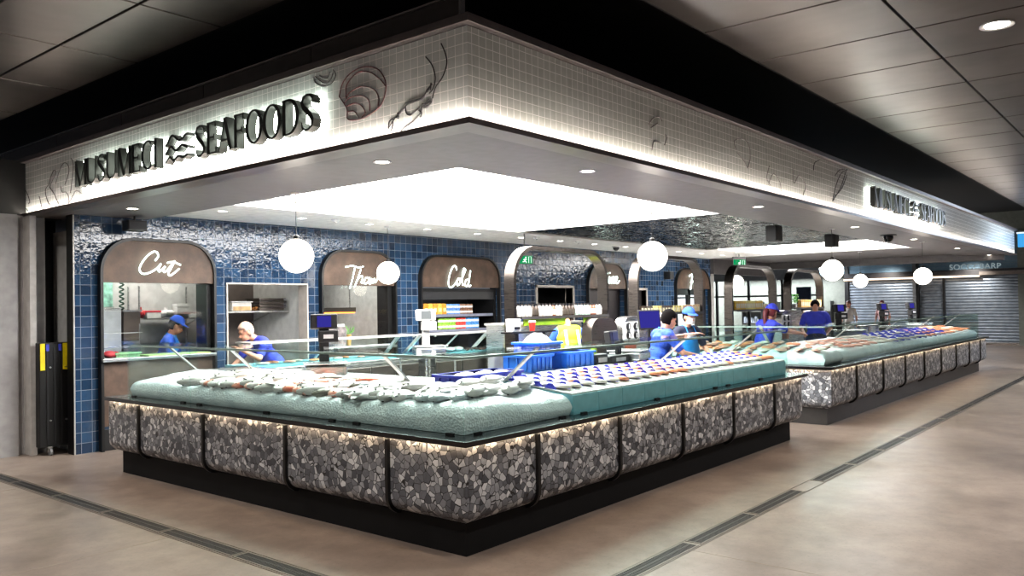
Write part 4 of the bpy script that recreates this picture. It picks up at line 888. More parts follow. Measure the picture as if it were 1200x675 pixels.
for i in range(26):
    loc = (5.2+.06*(i % 12)+rnd.uniform(-.02, .02), 4.74+.12*(i//12)+rnd.uniform(-.03, .03), 1.068+rnd.uniform(0, .015)); rot = (rnd.uniform(-.4, .4), rnd.uniform(-.4, .4), rnd.uniform(0, 6))
    lab = f'mussel or clam shell heaped in the right end of the rear case by hoop post'
    if sh is None:
        sh = tag(MB().ell((0, 0, 0), (.045, .026, .016), 12, 8).build('shellfish', MUSS, smooth=60), lab, 'shellfish', 'shellfish heap in the rear case'); sh.location = loc; sh.rotation_euler = rot
    else: dup(sh, loc, rot)
for i in range(8):
    put_fish('silver', (4.55+.09*i, 4.9+.06*(i % 2), 1.085), (PI/2, 0, 1.2), f'silver fish in rear case under the Cold fridge, {ORD[i]} from the left', 'silver fish in the rear case')
# ------------------------------------------------------------------ island benches with hoops and bottle shelves
def island(x0, x1, label):
    t = thing('island_bench', label, 'bench', ((x0+x1)/2, 2.5, 0), 0, 'steel island benches')
    MB().box(x0, 2.55, .1, x1, 3.15, .86).build('cabinet', STEEL, t)
    n = int((x1-x0)/.6)
    for i in range(n): MB().box(x0+(x1-x0)*i/n+.01, 2.53, .16, x0+(x1-x0)*(i+1)/n-.01, 2.55, .82).build('cabinet_door', DSTEEL, t, bevel=.004)
    MB().box(x0-.03, 2.5, .86, x1+.03, 3.2, .9).build('worktop', STEEL, t, bevel=.004)
    MB().box(x0+.05, 2.6, 0, x1-.05, 3.1, .1).build('toe_kick', BLACK, t)
island(3.75, 9.1, 'long steel bench under the first two hoops')
island(10.05, 15.1, 'long steel bench under the third and fourth hoops')
def hoop(x0, x1, zt, label, r=.42):
    t = thing('metal_hoop', label, 'hoop frame', ((x0+x1)/2, 2.8, .9), 0, 'arched metal hoops over the benches')
    p = arch_pts(x0, x1, .905, zt, r, 12)
    MB().rtube([(a, 2.8, b) for a, b in p], .05, .16, (0, 1, 0)).build('hoop', HOOP, t, smooth=30)
    for x in (x0, x1): MB().box(x-.06, 2.7, .9, x+.06, 2.9, .908).build('foot_plate', HOOP, t)
hoop(3.86, 5.95, 2.45, 'first arched metal hoop from the left, over the hi-vis man')
hoop(6.80, 8.93, 2.46, 'second arched metal hoop, behind the middle globe pendant')
hoop(10.12, 12.18, 2.40, 'third arched metal hoop, under the hanging exit sign')
hoop(12.97, 14.93, 2.39, 'fourth arched metal hoop, furthest right')
LIMEG = mat('lime_ticket_strip', (150, 196, 40), .5, var=.5, vscale=3)
def shelf(x0, x1, z, label, strip=True):
    t = thing('wall_shelf', label, 'shelf', ((x0+x1)/2, 2.8, z), 0, 'shelves across the hoops')
    MB().box(x0+.03, 2.68, z-.02, x1-.03, 2.92, z).build('board', BLACK, t, bevel=.002)
    MB().box(x0+.03, 2.672, z-.03, x1-.03, 2.68, z+.006).build('price_rail', mat('dark_rail', (58, 56, 54), .4), t)
    if strip: MB().box(x0+.1, 2.7, z-.11, x1-1.05, 2.715, z-.022).box(x1-.62, 2.7, z-.11, x1-.45, 2.715, z-.022).build('ticket_strip', LIMEG, t, label='lime green ticket strip')
    MB().box(x0+.03, 2.885, z, x1-.03, 2.895, z+.03).build('back_rail', STEEL, t)
for x0, x1, z, lb in ((3.9, 5.93, 1.575, 'bottle shelf across the first hoop'), (6.84, 8.9, 1.575, 'jar shelf across the second hoop'), (10.15, 12.15, 1.58, 'shelf with yellow boxes across the third hoop'), (13.0, 14.9, 1.59, 'shelf with orange packs across the fourth hoop')): shelf(x0, x1, z, lb, z == 1.575)
def bottle_proto(lab, group, glassc, capc, labc, h=.165, r=.032):
    o = MB().lathe([(r*.9, 0), (r, .006), (r, h*.62), (r*.5, h*.78), (r*.42, h*.86), (r*.42, h*.88)], 14).build('sauce_bottle', glassc, smooth=35); tag(o, lab, 'bottle', group)
    MB().lathe([(r*.5, h*.86), (r*.5, h), (.001, h)], 12).build('cap', capc, o, local=True, smooth=35)
    MB().lathe([(r*1.015, h*.12), (r*1.03, h*.14), (r*1.03, h*.54), (r*1.015, h*.56)], 14).build('paper_label', labc, o, local=True, smooth=35)
    return o
BC = [((240, 232, 222), (40, 36, 36), (238, 232, 226)), ((150, 90, 70), (40, 36, 36), (236, 200, 180)), ((66, 54, 46), (30, 28, 28), (70, 62, 52)), ((196, 220, 206), (48, 44, 44), (206, 232, 214))]
BP = []
grp = 'bottles on the first hoop shelf'
order = [0]*5+[2]*3+[0]*5+[1]*2+[0]*3+[2]*6+[3]*6+[1]*3+[0]*4
n = 26
bx = [3.99+i*(5.82-3.99)/(n-1) for i in range(n)]
for i in range(n):
    k = order[int(i*len(order)/n)]
    lab = f'small {["white-labelled", "pink-labelled", "dark", "pale green"][k]} sauce bottle on the first hoop shelf, {ORD[i]} from the left'
    hit = [b for b in BP if b[0] == k]
    if hit: dup(hit[0][1], (bx[i], 2.78, 1.5752), (0, 0, rnd.uniform(0, 6)), lab, grp)
    else:
        g_, c_, l_ = BC[k]; o = bottle_proto(lab, grp, mat(f'bottle_glass_{k}', g_, .2), mat(f'bottle_cap_{k}', c_, .4), mat(f'bottle_label_{k}', l_, .6, var=.35, vscale=60)); o.location = (bx[i], 2.78, 1.5752); BP.append((k, o))
def jar_row(x0, x1, z, n, cols, lab, group, h=.11, w=.075, name='food_box'):
    base = {}
    for i in range(n):
        k = cols[int(i*len(cols)/n)]; x = x0+(x1-x0)*(i+.5)/n; L = lab.format(ORD[i])
        if k not in base:
            o = MB().box(-w/2, -.04, 0, w/2, .04, h).build(name, mat('pack_'+'_'.join(map(str, k)), k, .5, var=.3, vscale=40), bevel=.006); tag(o, L, 'package', group); o.location = (x, 2.78, z+.0005); base[k] = o
            MB().box(-w/2+.008, -.0415, h*.2, w/2-.008, -.04, h*.7).build('front_label', mat('pack_label', (238, 226, 196), .6, var=.3, vscale=50), o, local=True)
        else: dup(base[k], (x, 2.78, z+.0005), label=L, group=group)
jar_row(6.9, 8.2, 1.575, 14, [(60, 48, 36), (214, 196, 120), (60, 48, 36), (214, 196, 120)], 'small box on the second hoop shelf, {} from the left', 'boxes on the second hoop shelf')
jar_row(8.0+.22, 8.86, 1.575, 7, [(250, 206, 160)], 'glowing orange-white pack on the second hoop shelf, {} from its left', 'orange packs on the second hoop shelf', .12)
jar_row(10.3, 11.55, 1.58, 14, [(238, 190, 70), (250, 220, 120), (238, 190, 70)], 'yellow pack on the third hoop shelf, {} from the left', 'yellow packs on the third hoop shelf', .17)
jar_row(11.6, 12.1, 1.58, 5, [(250, 236, 216)], 'cream pack at the right of the third hoop shelf, {} from its left', 'cream packs on the third hoop shelf', .1)
jar_row(13.6, 14.86, 1.59, 14, [(246, 176, 96), (250, 200, 130)], 'orange pack on the fourth hoop shelf, {} from the left', 'orange packs on the fourth hoop shelf', .17)
t = thing('potted_herb', 'bright green leafy herb pot at the left of the fourth hoop shelf', 'plant', (13.3, 2.78, 1.5905))
MB().lathe([(.05, 0), (.065, .08), (.06, .08)], 14).build('pot', WPL, t, local=True, smooth=40)
lf = MB()
for i in range(60):
    a = rnd.uniform(0, 2*PI); rr = rnd.uniform(0, .16); z = .1+rnd.uniform(0, .18); c = Vector((math.cos(a)*rr, math.sin(a)*rr*.6, z)); q = Euler((rnd.uniform(-.8, .8), rnd.uniform(-.8, .8), a)).to_matrix()
    lf.add([c+q @ Vector(v) for v in ((-.03, 0, 0), (0, -.018, .006), (.04, 0, 0), (0, .018, .006))], [(0, 1, 2, 3)])
lf.build('foliage', mat('herb_green', (96, 186, 50), .5), t, local=True, fix=False)
# backsplash, hoods, dispensers
def hood(x0, x1, zt, label, m, knobs=False):
    t = thing('steel_hood', label, 'machine hood', ((x0+x1)/2, 2.42, .9))
    pr = [(2.52, .902), (2.52, zt-.2)]+[(2.52+.2-.2*math.cos(a), zt-.2+.2*math.sin(a)) for a in [PI/2*k/8 for k in range(1, 9)]]+[(2.86, zt), (2.86, .902)]
    p2 = arch_pts(x0, x1, .902, zt, min(.2, (x1-x0)*.4), 8)
    MB().prism(p2, fnY(2.52), 0, .16).build('housing', m, t, smooth=35)
    if knobs:
        MB().box(x0-.02, 2.49, 1.2, x0+.40, 2.52, 1.46).build('control_plate', WPL, t, bevel=.01)
        for dx in (.09, .29):
            for z in (1.27, 1.40):
                o = MB().lathe([(.055, 0), (.055, -.014), (.04, -.02), (.001, -.02)], 16, (x0+dx, 2.49, z), Matrix(((1, 0, 0, 0), (0, 0, 1, 0), (0, 1, 0, 0), (0, 0, 0, 1)))).build('dial', BLACKP, t, smooth=40)
                MB().box(x0+dx-.006, 2.462, z-.03, x0+dx+.006, 2.47, z+.03).build('pointer', WPL, o)
        MB().box(x0+.05, 2.5, .98, x0+.32, 2.52, 1.16).build('red_panel', mat('copper_red', (170, 92, 70), .4, .4), t)
    return t
t = thing('steel_cabinet', 'tall steel cabinet behind the hi-vis man, under the bottle shelf', 'cabinet', (6.1, 4.2, 0))
MB().box(5.35, 4.2, .08, 7.4, 4.52, 1.43).build('body', STEEL, t); MB().box(5.33, 4.17, 1.43, 7.42, 4.54, 1.46).build('top', ALU, t, bevel=.004); MB().box(5.4, 4.24, 0, 7.35, 4.5, .08).build('toe_kick', BLACK, t)
for k in range(3): MB().box(5.37+.68*k, 4.182, .95, 5.37+.68*k+.66, 4.2, 1.41).box(5.37+.68*k, 4.182, .1, 5.37+.68*k+.66, 4.2, .93).build('door', STEEL, t, bevel=.003)
hood(5.22, 5.88, 1.53, 'dark curved-top steel hood right of the vest man', DSTEEL)
hood(6.02, 6.95, 1.54, 'curved-top steel hood with a white plate of four dials', STEEL, True)
hood(11.9, 13.1, 1.55, 'pale curved-top hood with dials right of the ponytail server', STEEL, True)
hood(13.35, 14.3, 1.53, 'dark curved-top steel hood beside the rightmost bending server', DSTEEL)
t = thing('paper_holder', 'white box on a short black ledge left of the first hoop post', 'dispenser', (3.7, 2.72, 1.36))
MB().box(3.63, 2.58, 1.402, 3.79, 2.69, 1.555).build('case', WPL, t, bevel=.008); MB().box(3.55, 2.54, 1.38, 4.45, 2.70, 1.40).build('ledge', BLACK, t); MB().box(3.66, 2.57, 1.43, 3.76, 2.58, 1.46).build('slot', BLACKP, t); MB().box(3.76, 2.62, .901, 3.79, 2.65, 1.38).box(4.3, 2.62, .901, 4.33, 2.65, 1.38).build('stand', BLACK, t)
t = thing('paper_cup', 'red and white paper cup on the black ledge by the hoop post', 'cup', (4.06, 2.62, 1.4005))
MB().lathe([(.032, 0), (.045, .11), (.043, .11), (.031, .005)], 16).build('cup', mat('cup_red', (206, 52, 40), .5), t, local=True, smooth=40); MB().lathe([(.047, .105), (.047, .12), (.04, .13), (.001, .13)], 16).build('lid', WPL, t, local=True, smooth=40)
t = thing('plastic_bag_bundle', 'crumpled white and dark plastic bags hanging beside the dial hood', 'bag', (7.15, 2.6, 1.25))
m = MB()
for k in range(14):
    a = k*.9; m.ell((.10*math.cos(a)*.9, .05*math.sin(a*1.7), .14+.12*math.sin(a*2.3)), (.07, .035, .11), 8, 6, Euler((a, a*.7, a*.3)).to_matrix().to_4x4())
m.build('bags', mat('bag_plastic', (200, 190, 192), .3, var=.75, vscale=16), t, local=True, smooth=30)
MB().tube([(0, .02, -.35), (0, .02, .3), (.03, -.04, .34)], .012, 8).build('hook_stand', STEEL, t, local=True, smooth=40)
SCR = emit('violet_screen', (70, 66, 190), .6); SCRW = emit('pale_screen', (214, 220, 220), .75)
def pos_screen(x, y, z0, z, label, rz, w=.30, h=.24, m=SCR, body=BLACKP):
    t = thing('till_screen', label, 'screen', (x, y, z0), rz)
    MB().lathe([(.09, 0), (.09, .012), (.02, .02), (.02, z-z0)], 16).build('stand', body, t, local=True, smooth=40)
    T = Matrix.Translation((0, 0, z-z0)) @ Matrix.Rotation(-.2, 4, 'X')
    MB().box(-w/2, -.03, -h/2, w/2, .0, h/2, T).build('case', body, t, local=True, bevel=.01)
    MB().box(-w/2+.02, -.032, -h/2+.025, w/2-.02, -.03, h/2-.02, T).build('display', m, t, local=True)
    return t
pos_screen(6.02, 2.1, .0, 1.49, 'dark violet till screen behind the dark-haired server', -.6, .34, .28)
# weighing scales on the service ledges
def scale_(x, y, z, label, rz, head=True, hh=.62, hc=BLACKP, sc=SCR):
    t = thing('weighing_scale', label, 'scale', (x, y, z), rz, 'weighing scales on the counters')
    MB().box(-.2, -.19, .012, .2, .19, .10).build('body', STEEL, t, local=True, bevel=.012)
    MB().box(-.22, -.21, .115, .22, .21, .125).build('weighing_plate', STEEL, t, local=True, bevel=.004)
    MB().box(-.03, -.03, .10, .03, .03, .115).build('plate_support', BLACKP, t, local=True)
    for a in (-.16, .16):
        for b2 in (-.15, .15): MB().cyl((a, b2, 0), (a, b2, .014), .02, 10).build('foot', BLACKP, t, local=True)
    MB().box(-.05, .21, .0, .05, .27, hh).build('column', hc, t, local=True, bevel=.006)
    T = Matrix.Translation((0, .24, hh)) @ Matrix.Rotation(-.12, 4, 'X')
    MB().box(-.135, -.05, -.045, .135, .03, .105, T).build('display_head', hc, t, local=True, bevel=.012)
    MB().box(-.07, -.056, -.03, .07, -.05, .085, T).build('display', sc, t, local=True)
    T2 = Matrix.Translation((.04, .22, hh-.12))
    MB().box(-.10, -.06, -.06, .10, .06, .06, T2).build('printer_box', hc, t, local=True, bevel=.01)
    MB().box(-.05, -.064, -.02, .05, -.06, .02, T2).build('paper_slot', WPL, t, local=True)
    return t
scale_(1.17, 2.98, 1.051, 'black two-part scale head on a column over the left fish bed', -.6, hh=.50)
scale_(3.8, 4.18, 1.08, 'pale touchscreen scale with a white body left of the first hoop', -.6, hh=.5, hc=mat('pale_scale_plastic', (206, 204, 200), .4), sc=SCRW)
t = thing('trolley', 'low steel trolley carrying the pale touchscreen scale', 'trolley', (3.8, 4.2, 0))
MB().box(3.5, 3.93, 1.045, 4.12, 4.5, 1.08).build('top', STEEL, t); MB().box(3.54, 3.97, .3, 4.08, 4.46, .33).build('shelf', STEEL, t)
for a in (3.54, 4.08):
    for b2 in (3.97, 4.46): MB().cyl((a, b2, 0), (a, b2, 1.045), .016, 10).build('leg', STEEL, t)
t = thing('label_printer', 'black label printer with a lime knob behind the tray rows', 'printer', (3.35, 1.55, 1.051))
t.location = (3.62, 1.4, 1.0505)
MB().box(-.12, -.1, 0, .12, .1, .12).build('body', BLACKP, t, local=True, bevel=.02); MB().box(-.08, -.11, .03, .08, -.1, .08).build('slot', WPL, t, local=True); MB().cyl((-.02, 0, .12), (-.02, 0, .2), .035, 14).build('knob', mat('lime_knob', (176, 224, 40), .4), t, local=True, smooth=40)
t = thing('label_printer', 'second black printer just right of the lime-knobbed one', 'printer', (4.0, 1.4, 1.0505))
MB().box(-.2, -.1, 0, .2, .1, .09).build('body', BLACKP, t, local=True, bevel=.02); MB().box(-.1, -.106, .02, .1, -.1, .06).build('slot', WPL, t, local=True); MB().box(.06, -.02, .09, .15, .02, .24).build('arm', BLACKP, t, local=True, bevel=.01)
scale_(4.4, 1.42, 1.0505, 'low steel scale with dark plate behind the right tray rows', .2, hh=.24, sc=BLACKP)
t = thing('towel_dispenser', 'white upright box post in front of the first hoop', 'dispenser', (2.05, 1.5, 1.0505))
MB().box(-.06, -.05, 0, .06, .05, .2).build('case', WPL, t, local=True, bevel=.015); MB().box(-.1, -.08, .0, .1, .08, .012).build('foot', WPL, t, local=True)
for i, (x, y, rz) in enumerate(((11.85, 1.22, -.5), (14.75, 1.22, -.4), (17.1, 1.22, -.4))):
    scale_(x, y, 1.0505, ['steel scale on the far counter ledge, nearest of its three', 'black-headed scale in the middle of the far counter ledge', 'black-headed scale furthest along the far counter ledge'][i], rz, hh=.5)
for i, x in enumerate((12.7, 13.4)):
    t = thing('steel_canister', f'brushed steel canister on the far counter ledge, {["left", "right"][i]} of two', 'canister', (x, 1.22, 1.0505))
    MB().lathe([(.1, 0), (.1, .16), (.095, .165)], 18).build('body', STEEL, t, local=True, smooth=40); MB().lathe([(.103, .16), (.103, .18), (.02, .19), (.02, .21), (.001, .21)], 18).build('lid', DSTEEL, t, local=True, smooth=40)

# ------------------------------------------------------------------ open fridge under the Cold sign
t = thing('open_fridge', 'black open-front drinks fridge under the neon Cold sign', 'fridge', (7.13, 6.9, 0))
MB().box(6.1, 6.74, 0, 6.16, 7.5, 2.06).box(8.11, 6.74, 0, 8.17, 7.5, 2.06).box(6.16, 7.45, 0, 8.11, 7.5, 2.06).box(6.16, 6.74, 2.0, 8.11, 7.45, 2.06).box(6.16, 6.74, 0, 8.11, 7.45, .9).build('cabinet', BLACK, t)
MB().box(6.16, 6.745, 1.86, 8.11, 6.775, 2.0).build('canopy', mat('fridge_canopy', (40, 40, 42), .4), t)
SHL = mat('grey_shelf_edge', (128, 132, 150), .4, .3)
for z in (1.31, 1.585): 
    o = MB().box(6.17, 6.78, z-.03, 8.1, 7.44, z).build('shelf', BLACK, t); MB().box(6.17, 6.762, z-.045, 8.1, 6.78, z+.005).build('price_rail', SHL, o)
tag(MB().box(6.2, 6.79, 1.965, 8.08, 6.83, 1.985).build('strip_light', emit('fridge_led', (245, 248, 255), 9)), 'light strip inside the top of the drinks fridge', 'strip light')
def pack(x, y, z, col, name, w, h, lab, group, cat_='package'):
    key = (name, col)
    if key in PK: return dup(PK[key], (x, y, z), label=lab, group=group)
    if name == 'drink_can': 
        o = MB().lathe([(w*.42, 0), (w*.5, .008), (w*.5, h-.012), (w*.4, h), (.001, h-.003)], 14).build(name, mat('can_'+'_'.join(map(str, col)), col, .35, var=.3, vscale=40), smooth=35); MB().lathe([(w*.505, h*.3), (w*.51, h*.32), (w*.51, h*.62), (w*.505, h*.64)], 14).build('label_band', mat('can_band', (226, 232, 232), .5, var=.3, vscale=60), o, local=True, smooth=35)
    else:
        o = MB().prism([(-w/2, 0), (w/2, 0), (w*.48, h*.85), (w*.3, h), (-w*.3, h), (-w*.48, h*.85)], fnY(-.03), 0, .06).build(name, mat('bag_'+'_'.join(map(str, col)), col, .4, var=.4, vscale=30), bevel=.008); MB().box(-w*.3, -.034, h*.25, w*.3, -.03, h*.6).build('front_label', mat('bag_label', (250, 230, 150), .5, var=.4, vscale=40), o, local=True)
    tag(o, lab, cat_, group); o.location = (x, y, z); PK[key] = o
    return o
PK = {}
for i in range(6): pack(6.24+.118*i, 6.86, 1.586, (204, 140, 44) if i % 2 else (226, 170, 70), 'snack_bag', .11, .2, f'amber snack bag on the upper fridge shelf, {ORD[i]} from the left', 'snack bags in the fridge')
for i in range(8): 
    for k in range(2): pack(6.95+.088*i, 6.86, 1.586+.095*k, (92, 140, 206) if i < 4 else (120, 84, 60), 'drink_can', .08, .092, f'{"blue" if i < 4 else "brown"} tin on the upper fridge shelf, {ORD[i]} from left, {["lower", "upper"][k]} tier', 'tins on the upper fridge shelf', 'tin')
for i in range(12):
    col = (140, 196, 60) if i < 5 else ((214, 64, 52) if i < 8 else (70, 140, 206)); nm = 'green' if i < 5 else ('red' if i < 8 else 'blue')
    for k in range(2): pack(6.72+.092*i, 6.86, 1.311+.105*k, col, 'drink_can', .085, .102, f'{nm} tin on the lower fridge shelf, {ORD[i]} from left, {["lower", "upper"][k]} tier', 'tins on the lower fridge shelf', 'tin')

# ------------------------------------------------------------------ things seen in the kitchen windows
t = thing('kitchen_rack', 'steel shelf unit behind the capped cook in the Cut window', 'shelf unit', (2.0, 9.2, 0))
t.location = (2.3, 8.4, 0)
for z in (.5, 1.05, 1.615): MB().box(-.48, -.2, z-.02, .48, .18, z).build('shelf', STEEL, t, local=True)
for x in (-.46, .46):
    for y in (-.18, .16): MB().cyl((x, y, 0), (x, y, 2.1), .014, 10).build('post', STEEL, t, local=True)
for i, (x, w, h, c, nm, lab) in enumerate(((1.93, .11, .14, (214, 60, 60), 'plastic_bag', 'red bag on the steel shelf in the Cut window'), (2.1, .22, .12, (222, 70, 80), 'food_tub', 'red-lidded tub on the steel shelf in the Cut window'), (2.32, .24, .13, (240, 240, 240), 'plastic_bag', 'white crumpled bag on the steel shelf in the Cut window'), (2.56, .2, .22, (206, 206, 204), 'wire_basket', 'pale wire basket at the right end of the steel shelf'))):
    o = thing(nm, lab, 'container', (x, 8.36, 1.6155))
    if nm == 'plastic_bag':
        m = MB()
        for k in range(7): m.ell((rnd.uniform(-.3, .3)*w, rnd.uniform(-.03, .03), h*.45+rnd.uniform(-.1, .25)*h), (w*.35, .05, h*.35), 8, 6)
        m.build('bag', mat('bagc_'+str(i), c, .5), o, local=True, smooth=40); MB().cyl((0, 0, h*.7), (0, 0, h*1.25), w*.12, 8).build('knot', mat('bagc_'+str(i), c, .5), o, local=True)
    else:
        MB().box(-w/2, -.07, 0, w/2, .07, h*.75).build('tub', mat('tubc_'+str(i), c if i == 3 else (230, 230, 226), .5), o, local=True, bevel=.01); MB().box(-w/2-.005, -.075, h*.75, w/2+.005, .075, h).build('lid', mat('lidc_'+str(i), c, .5), o, local=True, bevel=.008)
# pale green wall panel and dark vine cord, fridge, table and washing gear at the left of the Cut window
t = thing('wall_cabinet', 'pale green speckled panel at the left in the Cut window', 'panel', (1.2, 8.6, 1.75)); MB().box(.75, 8.58, 1.80, 1.62, 8.62, 2.35).build('board', mat('mint_speckle', (150, 206, 186), .5, var=.5, vscale=14), t); MB().box(.74, 8.56, 1.78, 1.63, 8.62, 1.80).build('ledge', STEEL, t)
t = thing('coil_hose', 'dark green hanging coil hose in the Cut window', 'hose', (1.62, 8.3, 2.2)); MB().tube([(1.62+.03*math.cos(k*1.1), 8.3+.03*math.sin(k*1.1), 2.25-.012*k) for k in range(110)], .012, 6).build('coil', mat('hose_green', (36, 74, 58), .5), t, smooth=60); MB().box(1.57, 8.27, 2.25, 1.67, 8.33, 2.33).build('hook', STEEL, t)
t = thing('upright_fridge', 'tall pale steel fridge at the left in the Cut window', 'fridge', (1.1, 8.3, 0)); MB().box(.75, 8.05, .1, 1.5, 8.6, 1.78).build('cabinet', STEEL, t, bevel=.01)
for x in (.76, 1.13): MB().box(x, 8.03, .14, x+.36, 8.05, 1.74).build('door', mat('fridge_pale', (190, 194, 194), .35, .4), t, bevel=.006)
MB().box(1.10, 8.0, .8, 1.12, 8.03, 1.2).box(1.15, 8.0, .8, 1.17, 8.03, 1.2).build('handle', BLACKP, t)
t = thing('prep_machine', 'brown-topped steel slicing machine behind the cook', 'machine', (1.7, 8.2, 0)); MB().box(1.55, 8.1, 0, 1.8, 8.5, 1.3).build('base', STEEL, t); MB().box(1.55, 8.1, 1.3, 1.8, 8.45, 1.72).build('body', mat('brown_grey_machine', (104, 92, 84), .4, .4), t, bevel=.01); MB().box(1.53, 8.07, 1.72, 1.81, 8.48, 1.75).build('lid', STEEL, t)
# on the Cut window counter
crate(1.0, 6.9, 1.1405, .3, .2, .06, 'shallow green tray on the Cut window counter', mat('green_tray', (150, 206, 150), .5), 0, name='food_tray')
t = thing('net_bag', 'small red net bag on the Cut window counter, far left', 'bag', (.78, 6.84, 1.1405)); m = MB(); m.ell((0, 0, .045), (.09, .06, .045), 12, 8).ell((.08, .0, .04), (.05, .045, .04), 10, 6); m.build('bag', mat('net_red', (206, 60, 70), .5), t, local=True, smooth=40); MB().cyl((-.06, 0, .06), (-.09, 0, .14), .012, 8).build('neck', WPL, t, local=True)
t = thing('wire_rack', 'small chrome wire rack on the Cut window counter', 'rack', (.9, 6.98, 1.1405))
for z in (.12, .3): MB().box(-.2, -.06, z, .35, .06, z+.008).build('shelf', STEEL, t, local=True)
for x in (-.19, .34): MB().cyl((x, 0, 0), (x, 0, .42), .008, 8).build('post', STEEL, t, local=True)
tag(MB().box(1.18, 6.62, 1.1405, 2.04, 6.98, 1.158).build('cutting_board', mat('lime_board', (186, 214, 130), .5), bevel=.004), 'lime green cutting board on the Cut window counter', 'cutting board')
# hatch
t = thing('wall_shelf', 'dark shelf inside the plain white-framed hatch', 'shelf', (3.3, 7.6, 1.68)); MB().box(2.3, 7.3, 1.68, 3.79, 7.8, 1.705).build('board', STEEL, t)
for x in (2.5, 3.6): MB().bar((x, 8.29, 1.45), (x, 7.5, 1.68), .02, .02).build('bracket', STEEL, t)
MB().box(2.3, 7.8, 1.68, 3.79, 8.29, 1.705).build('board_rear', STEEL, t)
t = thing('food_tub', 'white translucent tub of food on the hatch shelf', 'container', (3.02, 7.5, 1.7055)); MB().box(-.17, -.1, 0, .17, .1, .13).build('tub', mat('tub_white', (226, 222, 214), .4), t, local=True, bevel=.015); MB().box(-.185, -.115, .13, .185, .115, .15).build('rim', WPL, t, local=True, bevel=.006); MB().box(-.15, -.101, .01, .15, -.1, .07).build('contents', mat('tan_food', (196, 160, 110), .6, var=.4), t, local=True)
t = thing('chip_pile', 'small brown heap beside the tub on the hatch shelf', 'food', (3.28, 7.5, 1.7055)); m = MB()
for k in range(16): m.box(-.05, -.008, 0, .05, .008, .012, Matrix.Translation((rnd.uniform(-.03, .03), rnd.uniform(-.06, .06), .008+.003*k)) @ Euler((rnd.uniform(-.2, .2), rnd.uniform(-.2, .2), rnd.uniform(0, 3))).to_matrix().to_4x4())
m.build('heap', mat('heap_brown', (150, 96, 40), .6, var=.5), t, local=True)
for i in range(4):
    t = thing('steel_tray', f'dark steel tray in the stack on the hatch shelf, {["lowest", "second lowest", "second highest", "topmost"][i]}', 'tray', (3.53, 7.55, 1.7055+.05*i), 0, 'dark trays stacked in the hatch')
    MB().box(-.22, -.18, 0, .22, .18, .035).build('pan', DSTEEL, t, local=True, bevel=.006); MB().box(-.24, -.2, .035, .24, .2, .045).build('rim', DSTEEL, t, local=True)
tag(MB().box(2.45, 7.9, 2.62, 3.2, 8.0, 2.65).build('strip_light', emit('hatch_strip', (255, 226, 190), 4)), 'warm strip light at the top of the white-framed hatch', 'strip light')
# Thaw room
t = thing('heat_lamp_rail', 'orange glowing heat lamp rail in the Thaw window', 'heat lamp', (5.1, 7.9, 1.63)); MB().box(4.7, 7.85, 1.66, 5.6, 7.95, 1.74).build('housing', DSTEEL, t); MB().box(4.72, 7.86, 1.64, 5.58, 7.94, 1.66).build('element', emit('heat_orange', (255, 140, 60), 5), t); MB().cyl((4.8, 7.9, 1.74), (4.8, 7.9, 2.7), .012).cyl((5.5, 7.9, 1.74), (5.5, 7.9, 2.7), .012).build('hanger', STEEL, t)
t = thing('oven', 'dark steel oven in the room behind the Thaw window', 'oven', (4.9, 9.0, 0)); MB().box(4.5, 8.7, .9, 5.3, 9.3, 2.2).build('body', mat('oven_dark', (70, 68, 66), .35, .5), t, bevel=.01); MB().box(4.56, 8.68, 1.05, 5.24, 8.7, 1.75).build('door', mat('oven_glass', (24, 24, 26), .1), t); MB().cyl((4.6, 8.65, 1.82), (5.2, 8.65, 1.82), .014).build('handle', STEEL, t); MB().box(4.55, 8.75, 0, 5.25, 9.25, .9).build('stand', STEEL, t)
t = thing('food_bag', 'black and white patterned bag on the Thaw window counter', 'bag', (4.35, 6.85, 1.1005)); MB().prism([(-.17, 0), (.17, 0), (.2, .3), (.14, .36), (-.12, .35), (-.2, .3)], fnY(-.05), 0, .1).build('bag', mat('cow_pattern', (128, 118, 118), .5, var=.95, vscale=9), t, local=True, bevel=.02); MB().box(-.16, -.055, .33, .14, .055, .37).build('top_fold', WPL, t, local=True)
t = thing('potted_herb', 'small green sprig beside the patterned bag in Thaw window', 'plant', (4.62, 6.85, 1.1005)); MB().lathe([(.03, 0), (.04, .2), (.038, .2)], 12).build('pot', mat('pot_amber', (190, 150, 90), .4), t, local=True)
m = MB()
for k in range(20): 
    a = k*2.4; m.add([Vector((0, 0, .2)), Vector((math.cos(a)*.09-.01*math.sin(a), math.sin(a)*.05, .24+.004*k)), Vector((math.cos(a)*.12, math.sin(a)*.06, .27+.004*k)), Vector((math.cos(a)*.09+.01, math.sin(a)*.05+.01, .25+.004*k))], [(0, 1, 2, 3)])
m.build('leaves', mat('herb_green', (96, 186, 50), .5), t, local=True, fix=False)
tag(MB().box(4.0, 6.63, 1.1005, 5.4, 6.76, 1.118).build('cutting_board', WPL, bevel=.004), 'white cutting board on the Thaw window counter', 'cutting board')
